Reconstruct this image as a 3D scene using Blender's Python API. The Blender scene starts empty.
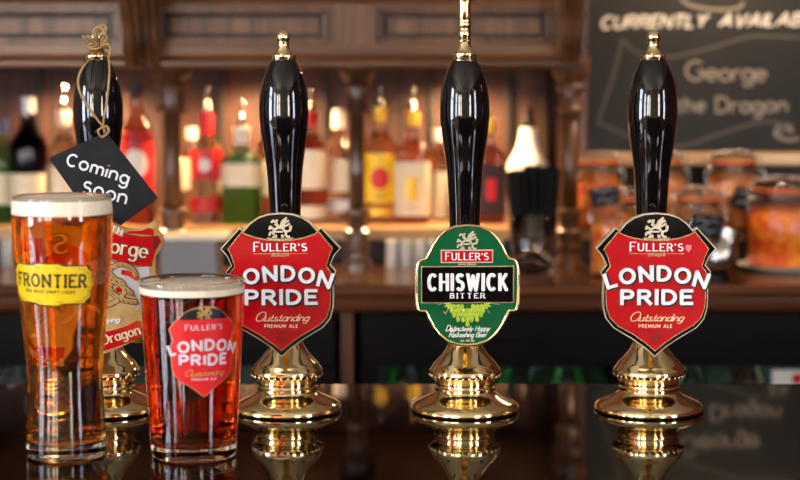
import bpy, bmesh, math, random
from math import sin, cos, tan, atan, pi, radians, sqrt
from mathutils import Vector, Matrix

random.seed(7)
C = bpy.context.scene.collection
SC = bpy.context.scene

# ------------------------------------------------------------------ measured layout
F_PX = 1700.0            # focal length in pixels of an 800 px wide frame
PITCH = atan(155 / F_PX)  # camera looks slightly down
H = 0.295                # camera height above the bar top
D0 = 1.529               # distance camera -> row of hand pumps (y = 0)
BT = 1.10                # bar top height above the floor


def zat(py, d):
    """height above bar top seen at image row py, at horizontal distance d"""
    return H - d * tan(PITCH + atan((py - 240) / F_PX))


def xat(px, d, z=0.0):
    zc = d * cos(PITCH) + (H - z) * sin(PITCH)
    return (px - 400) * zc / F_PX


def pxs(d, z=0.1):
    return (d * cos(PITCH) + (H - z) * sin(PITCH)) / F_PX


# ------------------------------------------------------------------ camera
cam = bpy.data.cameras.new('camera')
cam.sensor_width = 36.0
cam.lens = F_PX / 800 * 36.0
cam_o = bpy.data.objects.new('camera', cam)
C.objects.link(cam_o)
cam_o.location = (0, -D0, BT + H)
cam_o.rotation_euler = (pi / 2 - PITCH, 0, 0)
cam.dof.use_dof = True
cam.dof.focus_distance = 1.482
cam.dof.aperture_fstop = 5.4
cam.clip_start = 0.02
SC.camera = cam_o

# ------------------------------------------------------------------ world and exposure
w = bpy.data.worlds.new('world')
SC.world = w
w.use_nodes = True
w.node_tree.nodes['Background'].inputs[0].default_value = (0.75, 0.85, 1.0, 1)
w.node_tree.nodes['Background'].inputs[1].default_value = 0.4
SC.view_settings.view_transform = 'Standard'
SC.view_settings.look = 'None'
SC.view_settings.exposure = 0.0
SC.view_settings.gamma = 1.0
SC.view_settings.use_curve_mapping = False
try:
    SC.cycles.max_bounces = 16
    SC.cycles.transmission_bounces = 14
    SC.cycles.glossy_bounces = 6
    SC.cycles.transparent_max_bounces = 16
    SC.cycles.sample_clamp_indirect = 6.0
    SC.cycles.use_denoising = True
except Exception:
    pass

WIN_E = 27.0      # daylight through the windows
SPOT_E = 17.0       # warm shelf spots (W)
PEND_E = 22.0     # added, unseen pendant bulbs


# ------------------------------------------------------------------ materials
def srgb(c):
    def f(v):
        v /= 255.0
        return v / 12.92 if v <= 0.04045 else ((v + 0.055) / 1.055) ** 2.4
    return (f(c[0]), f(c[1]), f(c[2]), 1)


def mat(name, col, rough=0.5, metal=0.0, trans=0.0, ior=1.45, coat=0.0, emis=None, estr=0.0, spec=0.5,
        noise=None, bump=0.0, bscale=60.0, absorb=None, adens=0.0):
    m = bpy.data.materials.new(name)
    m.use_nodes = True
    nt = m.node_tree
    b = nt.nodes['Principled BSDF']
    c = srgb(col)
    b.inputs['Base Color'].default_value = c
    b.inputs['Roughness'].default_value = rough
    b.inputs['Metallic'].default_value = metal
    b.inputs['Transmission Weight'].default_value = trans
    b.inputs['IOR'].default_value = ior
    b.inputs['Coat Weight'].default_value = coat
    b.inputs['Coat Roughness'].default_value = 0.05
    b.inputs['Specular IOR Level'].default_value = spec
    if emis:
        b.inputs['Emission Color'].default_value = srgb(emis)
        b.inputs['Emission Strength'].default_value = estr
    if noise or bump:
        tc = nt.nodes.new('ShaderNodeTexCoord')
        n = nt.nodes.new('ShaderNodeTexNoise')
        n.inputs['Scale'].default_value = bscale
        n.inputs['Detail'].default_value = 4
        nt.links.new(tc.outputs['Object'], n.inputs['Vector'])
        if noise:
            r = nt.nodes.new('ShaderNodeValToRGB')
            r.color_ramp.elements[0].position = 0.35
            r.color_ramp.elements[1].position = 0.65
            r.color_ramp.elements[0].color = c
            r.color_ramp.elements[1].color = srgb(noise)
            nt.links.new(n.outputs['Fac'], r.inputs['Fac'])
            nt.links.new(r.outputs['Color'], b.inputs['Base Color'])
        if bump:
            bp = nt.nodes.new('ShaderNodeBump')
            bp.inputs['Strength'].default_value = bump
            bp.inputs['Distance'].default_value = 0.001
            nt.links.new(n.outputs['Fac'], bp.inputs['Height'])
            nt.links.new(bp.outputs['Normal'], b.inputs['Normal'])
    if absorb:
        va = nt.nodes.new('ShaderNodeVolumeAbsorption')
        va.inputs['Color'].default_value = srgb(absorb)
        va.inputs['Density'].default_value = adens
        nt.links.new(va.outputs[0], nt.nodes['Material Output'].inputs['Volume'])
    return m


def wood(name, c1, c2, axis='Z', scale=14.0, rough=0.35, coat=0.3, plank=None, stretch=0.05, bmp=0.15, crough=0.12):
    m = bpy.data.materials.new(name)
    m.use_nodes = True
    nt = m.node_tree
    b = nt.nodes['Principled BSDF']
    tc = nt.nodes.new('ShaderNodeTexCoord')
    mp = nt.nodes.new('ShaderNodeMapping')
    s = [1, 1, 1]
    s['XYZ'.index(axis)] = stretch
    mp.inputs['Scale'].default_value = s
    nt.links.new(tc.outputs['Object'], mp.inputs['Vector'])
    n = nt.nodes.new('ShaderNodeTexNoise')
    n.inputs['Scale'].default_value = scale
    n.inputs['Detail'].default_value = 8
    n.inputs['Roughness'].default_value = 0.65
    n.inputs['Distortion'].default_value = 0.4
    nt.links.new(mp.outputs[0], n.inputs['Vector'])
    r = nt.nodes.new('ShaderNodeValToRGB')
    r.color_ramp.elements[0].position = 0.32
    r.color_ramp.elements[1].position = 0.7
    r.color_ramp.elements[0].color = srgb(c1)
    r.color_ramp.elements[1].color = srgb(c2)
    nt.links.new(n.outputs['Fac'], r.inputs['Fac'])
    out = r.outputs['Color']
    if plank:
        sx = nt.nodes.new('ShaderNodeSeparateXYZ')
        nt.links.new(tc.outputs['Object'], sx.inputs[0])
        md = nt.nodes.new('ShaderNodeMath'); md.operation = 'PINGPONG'
        md.inputs[1].default_value = plank
        nt.links.new(sx.outputs[0], md.inputs[0])
        lt = nt.nodes.new('ShaderNodeMath'); lt.operation = 'GREATER_THAN'
        lt.inputs[1].default_value = 0.004
        nt.links.new(md.outputs[0], lt.inputs[0])
        mx = nt.nodes.new('ShaderNodeMix'); mx.data_type = 'RGBA'
        mx.inputs[6].default_value = srgb((14, 8, 6))
        nt.links.new(lt.outputs[0], mx.inputs[0])
        nt.links.new(out, mx.inputs[7])
        out = mx.outputs[2]
    nt.links.new(out, b.inputs['Base Color'])
    b.inputs['Roughness'].default_value = rough
    b.inputs['Coat Weight'].default_value = coat
    b.inputs['Coat Roughness'].default_value = crough
    bp = nt.nodes.new('ShaderNodeBump')
    bp.inputs['Strength'].default_value = bmp
    bp.inputs['Distance'].default_value = 0.002
    nt.links.new(n.outputs['Fac'], bp.inputs['Height'])
    nt.links.new(bp.outputs['Normal'], b.inputs['Normal'])
    return m


M = {}
M['brass'] = mat('polished_brass', (248, 228, 176), 0.10, 1.0)
M['old_brass'] = mat('aged_brass', (214, 182, 118), 0.2, 1.0)
M['handle_black'] = mat('glossy_black_lacquer', (8, 7, 9), 0.06, coat=0.6)
M['silver'] = mat('polished_pewter', (226, 214, 190), 0.3, 0.55)
M['gold_line'] = mat('pale_gold_enamel', (226, 200, 150), 0.25, 0.75)
M['black_enamel'] = mat('black_enamel', (7, 7, 8), 0.12, coat=0.5)
M['red_enamel'] = mat('red_enamel', (188, 6, 18), 0.22, coat=0.5, bump=0.1, bscale=500)
M['dark_red'] = mat('dark_red_enamel', (120, 8, 20), 0.3)
M['green_enamel'] = mat('green_enamel', (0, 92, 50), 0.2, coat=0.5)
M['white_letter'] = mat('white_enamel', (246, 246, 246), 0.3)
M['cream_letter'] = mat('cream_enamel', (240, 214, 170), 0.35)
M['shadow_letter'] = mat('dark_letter_edge', (24, 8, 12), 0.4)
M['hop_green'] = mat('hop_green_enamel', (176, 206, 60), 0.3)
M['hop_dark'] = mat('dark_hop_green', (40, 84, 24), 0.3)
M['tan'] = mat('tan_enamel', (206, 168, 104), 0.35, noise=(190, 148, 84), bscale=120)
M['pale_grey'] = mat('pale_grey_enamel', (206, 196, 190), 0.4)
M['glass'] = mat('clear_glass', (255, 255, 255), 0.0, trans=1.0, ior=1.47)
M['frosted'] = mat('frosted_glass', (245, 245, 240), 0.35, trans=.6, ior=1.3)
M['lager'] = mat('amber_lager', (255, 240, 215), 0.0, trans=1.0, ior=1.34, absorb=(243, 212, 15), adens=66.0)
M['ale'] = mat('red_amber_ale', (255, 225, 200), 0.0, trans=1.0, ior=1.34, absorb=(236, 168, 10), adens=80.0)
M['bubble'] = mat('bubble_air', (255, 255, 255), 0.0, trans=1.0, ior=0.76)
M['foam'] = mat('beer_foam', (252, 240, 214), 0.8, coat=0.5, noise=(240, 226, 196), bump=0.5, bscale=700)
M['yellow_print'] = mat('yellow_print', (240, 204, 16), 0.4)
M['brown_print'] = mat('brown_print', (62, 32, 10), 0.4)
M['red_print'] = mat('red_print', (214, 24, 26), 0.4)
M['black_print'] = mat('black_print', (14, 8, 8), 0.4)
M['white_print'] = mat('pale_print', (214, 204, 214), 0.4)
M['slate'] = mat('slate_board', (17, 17, 19), 0.65, spec=.3, noise=(24, 24, 26), bscale=90)
M['chalk'] = mat('chalk_white', (222, 222, 222), 0.9)
M['chalk_board'] = mat('chalkboard_black', (14, 13, 12), 0.65, noise=(22, 20, 18), bscale=9)
M['chalk_title'] = mat('thick_chalk', (196, 190, 182), 0.9)
M['chalk_old'] = mat('smudged_chalk', (128, 119, 108), 0.9)
M['chalk_faint'] = mat('faint_chalk', (78, 73, 68), 0.9)
M['jute'] = mat('jute_twine', (190, 158, 106), 0.9, noise=(140, 108, 64), bump=0.8, bscale=900)
M['bar_top'] = wood('dark_lacquered_bar_wood', (6, 4, 3), (16, 9, 6), 'X', 10, 0.035, 0.0, bmp=0.0)
M['bar_front'] = wood('bar_front_wood', (40, 20, 10), (70, 38, 20), 'Z', 10, 0.3, 0.4)
M['oak'] = wood('dark_oak', (66, 36, 18), (132, 82, 46), 'X', 30, 0.4, 0.12)
M['oak_v'] = wood('dark_oak_upright', (58, 32, 18), (122, 78, 46), 'Z', 30, 0.4, 0.12)
M['oak_panel'] = wood('greyed_oak_panel', (68, 42, 25), (132, 88, 54), 'Z', 46, 0.45, 0.08)
M['column_oak'] = wood('column_oak', (52, 31, 20), (104, 68, 44), 'Z', 24, 0.3, 0.4)
M['oak_dark'] = wood('old_black_oak', (22, 12, 8), (46, 26, 16), 'Z', 20, 0.55, 0.0)
M['counter'] = wood('counter_mahogany', (42, 20, 10), (104, 56, 28), 'X', 18, 0.25, 0.3)
M['back_boards'] = wood('back_panelling', (28, 15, 11), (84, 44, 24), 'Z', 16, 0.6, 0.0, plank=0.105)
M['shelf_pale'] = wood('pale_shelf_wood', (150, 112, 70), (196, 158, 108), 'X', 20, 0.35, 0.3)
M['wall_cream'] = mat('cream_plaster', (214, 200, 172), 0.8)
M['wall_red'] = mat('red_brown_plaster', (116, 62, 42), 0.8)
M['floor'] = wood('floor_boards', (60, 36, 20), (92, 58, 34), 'Y', 8, 0.4, 0.2, plank=0.09)
M['ceiling'] = mat('ceiling_paint', (226, 214, 190), 0.9)
M['fridge'] = mat('fridge_black', (5, 4, 4), 0.5, spec=.2)
M['fridge_in'] = mat('fridge_lining', (14, 15, 14), 0.5)
M['steel'] = mat('brushed_steel', (190, 186, 180), 0.22, 1.0)
M['white_plastic'] = mat('white_plastic', (240, 236, 228), 0.4)
M['ceramic'] = mat('white_ceramic', (250, 240, 220), 0.25)
M['black_plastic'] = mat('black_plastic', (8, 8, 9), 0.5, spec=.25)
M['grey_box'] = mat('grey_metal', (120, 118, 120), 0.5)
M['cream_top'] = mat('cream_top', (240, 222, 190), 0.4)
M['rubber_orange'] = mat('orange_rubber', (226, 108, 40), 0.5)
M['window_cool'] = mat('cool_daylit_pane', (10, 10, 10), 0.3, emis=(218, 230, 255), estr=WIN_E * 1.1)
M['window_lit'] = mat('daylit_pane', (10, 10, 10), 0.3, emis=(255, 246, 234), estr=WIN_E)
M['bulb'] = mat('added_lit_bulb', (255, 220, 170), 0.3, emis=(255, 190, 110), estr=PEND_E * 5)
M['lamp_lens'] = mat('lit_spot_lens', (255, 240, 210), 0.3, emis=(255, 205, 140), estr=14)


def lit_glass(name, col, dens=14.0, ior=1.36):
    return mat(name, (255, 255, 255), 0.01, trans=1.0, ior=ior, absorb=col, adens=dens)


# ------------------------------------------------------------------ mesh builder
class MB:
    def __init__(s):
        s.v = []; s.f = []; s.sm = []

    def add(s, vs, fs, smooth=False):
        o = len(s.v)
        s.v += [tuple(v) for v in vs]
        for f in fs:
            s.f.append([i + o for i in f]); s.sm.append(smooth)
        return s

    def box(s, x0, x1, y0, y1, z0, z1, bev=0.0):
        if bev <= 0:
            vs = [(x, y, z) for x in (x0, x1) for y in (y0, y1) for z in (z0, z1)]
            return s.add(vs, [(0, 1, 3, 2), (4, 6, 7, 5), (0, 4, 5, 1), (2, 3, 7, 6), (0, 2, 6, 4), (1, 5, 7, 3)])
        bm = bmesh.new()
        bmesh.ops.create_cube(bm, size=1)
        for v in bm.verts:
            v.co = Vector(((x0 + x1) / 2 + v.co.x * (x1 - x0), (y0 + y1) / 2 + v.co.y * (y1 - y0), (z0 + z1) / 2 + v.co.z * (z1 - z0)))
        bmesh.ops.bevel(bm, geom=list(bm.edges), offset=bev, segments=2, affect='EDGES', profile=0.5)
        bm.verts.index_update()
        s.add([v.co[:] for v in bm.verts], [[v.index for v in f.verts] for f in bm.faces], False)
        bm.free()
        return s

    def lathe(s, prof, seg=48, c=(0, 0, 0), smooth=True, closed=False, rfun=None):
        """prof: (r, z) list, revolved about z"""
        n = len(prof); vs = []
        for (r, z) in prof:
            for k in range(seg):
                a = 2 * pi * k / seg
                rr = r * (rfun(a, z) if rfun else 1)
                vs.append((c[0] + rr * cos(a), c[1] + rr * sin(a), c[2] + z))
        fs = []
        m = n if closed else n - 1
        for i in range(m):
            j = (i + 1) % n
            for k in range(seg):
                k2 = (k + 1) % seg
                fs.append((i * seg + k, i * seg + k2, j * seg + k2, j * seg + k))
        if not closed:
            if prof[0][0] > 1e-6:
                fs.append(tuple(range(seg))[::-1])
            if prof[-1][0] > 1e-6:
                fs.append(tuple((n - 1) * seg + k for k in range(seg)))
        return s.add(vs, fs, smooth)

    def prism(s, poly, y0, y1):
        """2D polygon (x,z) extruded from y0 (front) to y1 (back)"""
        n = len(poly)
        vs = [(p[0], y0, p[1]) for p in poly] + [(p[0], y1, p[1]) for p in poly]
        fs = [tuple(range(n)), tuple(range(2 * n - 1, n - 1, -1))]
        for i in range(n):
            j = (i + 1) % n
            fs.append((i, i + n, j + n, j))
        return s.add(vs, fs)

    def tube(s, pts, r, seg=8, rs=None, smooth=True, caps=True):
        pts = [Vector(p) for p in pts]
        n = len(pts); vs = []
        up = None
        for i, p in enumerate(pts):
            t = (pts[min(i + 1, n - 1)] - pts[max(i - 1, 0)])
            t = t.normalized() if t.length > 1e-9 else Vector((0, 0, 1))
            if up is None:
                up = Vector((0, 0, 1)) if abs(t.z) < 0.9 else Vector((1, 0, 0))
            a = t.cross(up)
            if a.length < 1e-6:
                a = t.cross(Vector((0, 1, 0)))
            a.normalize()
            b = a.cross(t).normalized()
            up = b
            rr = rs[i] if rs else r
            for k in range(seg):
                an = 2 * pi * k / seg
                vs.append(tuple(p + a * rr * cos(an) + b * rr * sin(an)))
        fs = []
        for i in range(n - 1):
            for k in range(seg):
                k2 = (k + 1) % seg
                fs.append((i * seg + k, i * seg + k2, (i + 1) * seg + k2, (i + 1) * seg + k))
        if caps:
            fs.append(tuple(range(seg))[::-1]); fs.append(tuple((n - 1) * seg + k for k in range(seg)))
        return s.add(vs, fs, smooth)

    def sphere(s, c, r, seg=16, rings=10, sc=(1, 1, 1)):
        vs = [(c[0], c[1], c[2] - r * sc[2])]
        for i in range(1, rings):
            t = -pi / 2 + pi * i / rings
            for k in range(seg):
                a = 2 * pi * k / seg
                vs.append((c[0] + r * sc[0] * cos(t) * cos(a), c[1] + r * sc[1] * cos(t) * sin(a), c[2] + r * sc[2] * sin(t)))
        vs.append((c[0], c[1], c[2] + r * sc[2]))
        fs = []
        for k in range(seg):
            k2 = (k + 1) % seg
            fs.append((0, 1 + k2, 1 + k))
            fs.append((len(vs) - 1, 1 + (rings - 2) * seg + k, 1 + (rings - 2) * seg + k2))
            for i in range(rings - 2):
                a = 1 + i * seg
                fs.append((a + k, a + k2, a + seg + k2, a + seg + k))
        return s.add(vs, fs, True)

    def build(s, name, m, parent=None, fixn=True):
        me = bpy.data.meshes.new(name)
        me.from_pydata(s.v, [], s.f)
        me.polygons.foreach_set('use_smooth', s.sm)
        if fixn:
            bm = bmesh.new(); bm.from_mesh(me)
            bmesh.ops.recalc_face_normals(bm, faces=bm.faces)
            bm.to_mesh(me); bm.free()
        me.materials.append(M[m] if isinstance(m, str) else m)
        me.update()
        o = bpy.data.objects.new(name, me)
        C.objects.link(o)
        if parent:
            o.parent = parent
        return o


def tag(o, label=None, cat=None, group=None, kind=None):
    if label: o['label'] = label
    if cat: o['category'] = cat
    if group: o['group'] = group
    if kind: o['kind'] = kind
    return o


def empty(name, loc, label, cat, group=None, rz=0.0, ry=0.0):
    o = bpy.data.objects.new(name, None)
    C.objects.link(o)
    o.location = loc
    o.rotation_euler = (0, ry, rz)
    return tag(o, label, cat, group)


def copy_tree(o, parent=None):
    c = o.copy(); C.objects.link(c)
    if parent: c.parent = parent
    for ch in list(o.children):
        copy_tree(ch, c)
    return c


def sharp(o, ang=40):
    """keep hard edges hard on a smooth lathe"""
    me = o.data
    bm = bmesh.new(); bm.from_mesh(me)
    for e in bm.edges:
        if len(e.link_faces) == 2 and e.calc_face_angle(0) > radians(ang):
            e.smooth = False
    bm.to_mesh(me); bm.free()
    return o


def spline(pts, n=6):
    """Catmull-Rom through points of any dimension"""
    out = []
    P = [pts[0]] + list(pts) + [pts[-1]]
    for i in range(1, len(P) - 2):
        for k in range(n):
            t = k / n
            out.append(tuple(0.5 * ((2 * b) + (c - a) * t + (2 * a - 5 * b + 4 * c - d) * t * t + (-a + 3 * b - 3 * c + d) * t ** 3)
                             for a, b, c, d in zip(P[i - 1], P[i], P[i + 1], P[i + 2])))
    out.append(tuple(pts[-1]))
    return out


def inset(poly, d):
    """offset a counter-clockwise or clockwise polygon inwards by d"""
    n = len(poly)
    area = sum(poly[i][0] * poly[(i + 1) % n][1] - poly[(i + 1) % n][0] * poly[i][1] for i in range(n))
    sg = 1 if area > 0 else -1
    out = []
    for i in range(n):
        a, b, c = poly[i - 1], poly[i], poly[(i + 1) % n]
        e1 = Vector((b[0] - a[0], b[1] - a[1])); e2 = Vector((c[0] - b[0], c[1] - b[1]))
        if e1.length < 1e-9 or e2.length < 1e-9:
            out.append(b); continue
        e1.normalize(); e2.normalize()
        n1 = Vector((-e1.y, e1.x)) * sg; n2 = Vector((-e2.y, e2.x)) * sg
        m = n1 + n2
        if m.length < 1e-6: m = n1
        m.normalize()
        k = min(1 / max(m.dot(n1), 0.3), 2.2)
        out.append((b[0] + m.x * d * k, b[1] + m.y * d * k))
    return out


# ------------------------------------------------------------------ stroke lettering
def arc(cx, cy, rx, ry, a0, a1, n=12):
    return [(cx + rx * cos(radians(a0 + (a1 - a0) * i / n)), cy + ry * sin(radians(a0 + (a1 - a0) * i / n))) for i in range(n + 1)]


X = 0.62
GL = {
    'A': (.78, [[(0, 0), (.39, 1), (.78, 0)], [(.15, .33), (.63, .33)]]),
    'B': (.62, [[(0, 0), (0, 1), (.28, 1)] + arc(.3, .77, .24, .23, 90, -90) + [(0, .54)], [(.3, .54)] + arc(.33, .27, .28, .27, 90, -90) + [(0, 0)]]),
    'C': (.68, [arc(.37, .5, .37, .5, 48, 312, 16)]),
    'D': (.66, [[(0, 0), (0, 1), (.22, 1)] + arc(.24, .5, .42, .5, 90, -90) + [(0, 0)]]),
    'E': (.54, [[(.54, 1), (0, 1), (0, 0), (.54, 0)], [(0, .52), (.45, .52)]]),
    'F': (.52, [[(.52, 1), (0, 1), (0, 0)], [(0, .52), (.43, .52)]]),
    'G': (.74, [arc(.38, .5, .38, .5, 48, 320, 16) + [(.72, .2), (.72, .47), (.46, .47)]]),
    'H': (.66, [[(0, 0), (0, 1)], [(.66, 0), (.66, 1)], [(0, .52), (.66, .52)]]),
    'I': (.0, [[(0, 0), (0, 1)]]),
    'K': (.64, [[(0, 0), (0, 1)], [(.6, 1), (.04, .42)], [(.2, .58), (.64, 0)]]),
    'L': (.5, [[(0, 1), (0, 0), (.5, 0)]]),
    'M': (.84, [[(0, 0), (0, 1), (.42, .2), (.84, 1), (.84, 0)]]),
    'N': (.68, [[(0, 0), (0, 1), (.68, 0), (.68, 1)]]),
    'O': (.78, [arc(.39, .5, .39, .5, 90, 450, 24)]),
    'P': (.58, [[(0, 0), (0, 1), (.28, 1)] + arc(.3, .73, .28, .27, 90, -90) + [(0, .46)]]),
    'R': (.62, [[(0, 0), (0, 1), (.28, 1)] + arc(.3, .74, .27, .26, 90, -90) + [(0, .48)], [(.3, .48), (.62, 0)]]),
    'S': (.58, [arc(.29, .76, .26, .24, 35, 270, 12) + arc(.29, .27, .28, .27, 90, -145, 12)]),
    'T': (.66, [[(0, 1), (.66, 1)], [(.33, 1), (.33, 0)]]),
    'U': (.66, [[(0, 1), (0, .33)] + arc(.33, .33, .33, .33, 180, 360) + [(.66, 1)]]),
    'V': (.72, [[(0, 1), (.36, 0), (.72, 1)]]),
    'W': (1.02, [[(0, 1), (.25, 0), (.51, .9), (.77, 0), (1.02, 1)]]),
    'X': (.66, [[(0, 1), (.66, 0)], [(0, 0), (.66, 1)]]),
    'Y': (.68, [[(0, 1), (.34, .48), (.68, 1)], [(.34, .48), (.34, 0)]]),
    "'": (.0, [[(0, 1), (0, .76)]]),
    '.': (.0, [[(0, 0), (0, .04)]]),
    '&': (.66, [[(.66, 0), (.16, .66)] + arc(.3, .8, .16, .18, 200, -40, 8) + [(.08, .36)] + arc(.26, .24, .24, .24, 150, 330, 8) + [(.66, .46)]]),
    '4': (.5, [[(.36, 0), (.36, 1), (0, .32), (.5, .32)]]),
    '1': (.2, [[(0, .8), (.18, 1), (.18, 0)]]),
    '3': (.5, [arc(.22, .76, .22, .24, 140, -80, 8) + arc(.22, .27, .26, .27, 90, -140, 8)]),
    '5': (.5, [[(.45, 1), (.06, 1), (.03, .56)] + arc(.22, .32, .26, .3, 110, -140, 8)]),
    '%': (.7, [[(.62, 1), (.08, 0)], arc(.13, .78, .12, .2, 0, 360, 8), arc(.57, .22, .12, .2, 0, 360, 8)]),
    'a': (.5, [arc(.25, .3, .25, .3, 30, 390, 14), [(.5, .6), (.5, .1), (.56, 0)]]),
    'b': (.5, [[(0, 1), (0, 0)], arc(.26, .3, .25, .3, 0, 360, 14)]),
    'c': (.46, [arc(.25, .3, .25, .3, 50, 310, 12)]),
    'd': (.5, [arc(.25, .3, .25, .3, 0, 360, 14), [(.5, 1), (.5, 0)]]),
    'e': (.5, [[(.01, .32), (.5, .32)] + arc(.25, .3, .25, .3, 5, 315, 14)]),
    'f': (.34, [arc(.34, .8, .17, .2, 60, 180, 6) + [(.17, 0)], [(0, .6), (.34, .6)]]),
    'g': (.5, [arc(.25, .3, .25, .3, 0, 360, 14), [(.5, .6), (.5, -.1)] + arc(.25, -.1, .25, .24, 0, -150, 8)]),
    'h': (.48, [[(0, 1), (0, 0)], [(0, .36)] + arc(.24, .36, .24, .24, 180, 0, 8) + [(.48, 0)]]),
    'i': (.0, [[(0, .6), (0, 0)], [(0, .84), (0, .88)]]),
    'l': (.04, [[(0, 1), (0, .06), (.06, 0)]]),
    'm': (.76, [[(0, .6), (0, 0)], [(0, .4)] + arc(.19, .4, .19, .2, 180, 0, 8) + [(.38, 0)], [(.38, .4)] + arc(.57, .4, .19, .2, 180, 0, 8) + [(.76, 0)]]),
    'n': (.46, [[(0, .6), (0, 0)], [(0, .36)] + arc(.23, .36, .23, .24, 180, 0, 8) + [(.46, 0)]]),
    'o': (.52, [arc(.26, .3, .26, .3, 90, 450, 16)]),
    'p': (.5, [[(0, .6), (0, -.36)], arc(.26, .3, .25, .3, 0, 360, 14)]),
    'r': (.32, [[(0, .6), (0, 0)], [(0, .36)] + arc(.2, .38, .2, .22, 180, 50, 6)]),
    's': (.4, [arc(.2, .45, .18, .15, 35, 270, 8) + arc(.2, .16, .2, .16, 90, -145, 8)]),
    't': (.34, [[(.15, .9), (.15, .1), (.24, 0), (.34, .03)], [(0, .6), (.34, .6)]]),
    'u': (.46, [[(0, .6), (0, .24)] + arc(.23, .24, .23, .24, 180, 360, 8) + [(.46, .6)], [(.46, .6), (.46, 0)]]),
    'v': (.46, [[(0, .6), (.23, 0), (.46, .6)]]),
    'w': (.7, [[(0, .6), (.18, 0), (.35, .5), (.52, 0), (.7, .6)]]),
    'y': (.46, [[(0, .6), (.23, 0)], [(.46, .6), (.1, -.34)]]),
}


def text(s, h, sx=1.0, track=0.22, slant=0.0, serif=0.0, first=1.0, script=False, wobble=0.0, width=None):
    """returns strokes centred on x = 0 with the baseline at y = 0"""
    x = 0.0; out = []
    for i, ch in enumerate(s):
        if ch == ' ':
            x += 0.34 * sx + track; continue
        wd, st = GL[ch]
        k = first if i == 0 else 1.0
        dy = random.uniform(-wobble, wobble)
        for pl in st:
            out.append([(x + px * sx * k, py * k + dy) for px, py in pl])
            if serif:
                for e in (pl[0], pl[-1]) if len(pl) > 2 else pl:
                    lo = min(q[1] for q in pl); hi = max(q[1] for q in pl)
                    if (abs(e[1]) < .02 or abs(e[1] - 1) < .02 or (abs(e[1] - .6) < .02 and hi < .7)) and hi - lo > .3:
                        out.append([(x + e[0] * sx * k - serif, e[1] * k + dy), (x + e[0] * sx * k + serif, e[1] * k + dy)])
        if script and i < len(s) - 1 and s[i + 1] != ' ':
            out.append([(x + wd * sx * k, 0.02), (x + wd * sx * k + track, 0.16)])
        x += wd * sx * k + track
    tot = x - track
    kx = (width / (tot * h)) if width else 1.0
    return [[((px - tot / 2 + slant * py) * h * kx, py * h) for px, py in pl] for pl in out]


def ribbons(mb, strokes, w, warp, thin=1.0, depth=0.0, ext=0.0):
    """flat or raised strokes; warp(x, y, out) -> 3D"""
    cnt = [0]

    def prism2(poly):
        n = len(poly)
        cnt[0] += 1
        dj = depth + (cnt[0] % 40) * 5e-6
        vs = [warp(p[0], p[1], dj) for p in poly]
        fs = [tuple(range(n))]
        if depth > 0:
            vs += [warp(p[0], p[1], 0) for p in poly]
            for i in range(n):
                fs.append((i, (i + 1) % n, (i + 1) % n + n, i + n))
        mb.add(vs, fs)
    for pl in strokes:
        closed = len(pl) > 3 and abs(pl[0][0] - pl[-1][0]) < 1e-7 and abs(pl[0][1] - pl[-1][1]) < 1e-7
        for i in range(len(pl) - 1):
            a = Vector(pl[i]); b = Vector(pl[i + 1])
            t = b - a
            if t.length < 1e-8: continue
            t.normalize()
            ww = w * (thin + (1 - thin) * abs(t.y)) / 2
            nn = Vector((-t.y, t.x)) * ww
            if i == 0 and not closed: a = a - t * ext
            if i == len(pl) - 2 and not closed: b = b + t * ext
            prism2([a + nn, b + nn, b - nn, a - nn])
            if i < len(pl) - 2 or closed:
                c = Vector(pl[i + 1])
                prism2([(c.x + ww * cos(k * pi / 4), c.y + ww * sin(k * pi / 4)) for k in range(8)])


def letters(name, strokes, w, warp, m, parent, thin=1.0, depth=0.0, ext=0.0):
    mb = MB()
    ribbons(mb, strokes, w, warp, thin, depth, ext)
    return mb.build(name, m, parent, fixn=False)


# ================================================================== THE ROOM
def struct(name, mb, m, parent=None):
    o = mb.build(name, m, parent)
    if not parent: o['kind'] = 'structure'
    return o


RX0, RX1, RY0, RY1, RH = -2.6, 2.6, -4.2, 1.72, 2.75
struct('floor', MB().box(RX0 - .1, RX1 + .1, RY0 - .1, RY1 + .1, -0.1, 0), 'floor')
struct('ceiling', MB().box(RX0 - .1, RX1 + .1, RY0 - .1, RY1 + .1, RH, RH + .1), 'ceiling')
struct('wall_back', MB().box(RX0 - .1, RX1 + .1, RY1, RY1 + .1, 0, RH), 'wall_red')
struct('wall_front', MB().box(RX0 - .1, RX1 + .1, RY0 - .1, RY0, 0, RH), 'wall_cream')
struct('wall_left', MB().box(RX0 - .1, RX0, RY0, RY1, 0, RH), 'wall_cream')
struct('wall_right', MB().box(RX1, RX1 + .1, RY0, RY1, 0, RH), 'wall_red')
# wainscot behind the camera
struct('trim_1', MB().box(RX0 + .02, RX1 - .02, RY0, RY0 + .03, 0, 0.95), 'bar_front')


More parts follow.
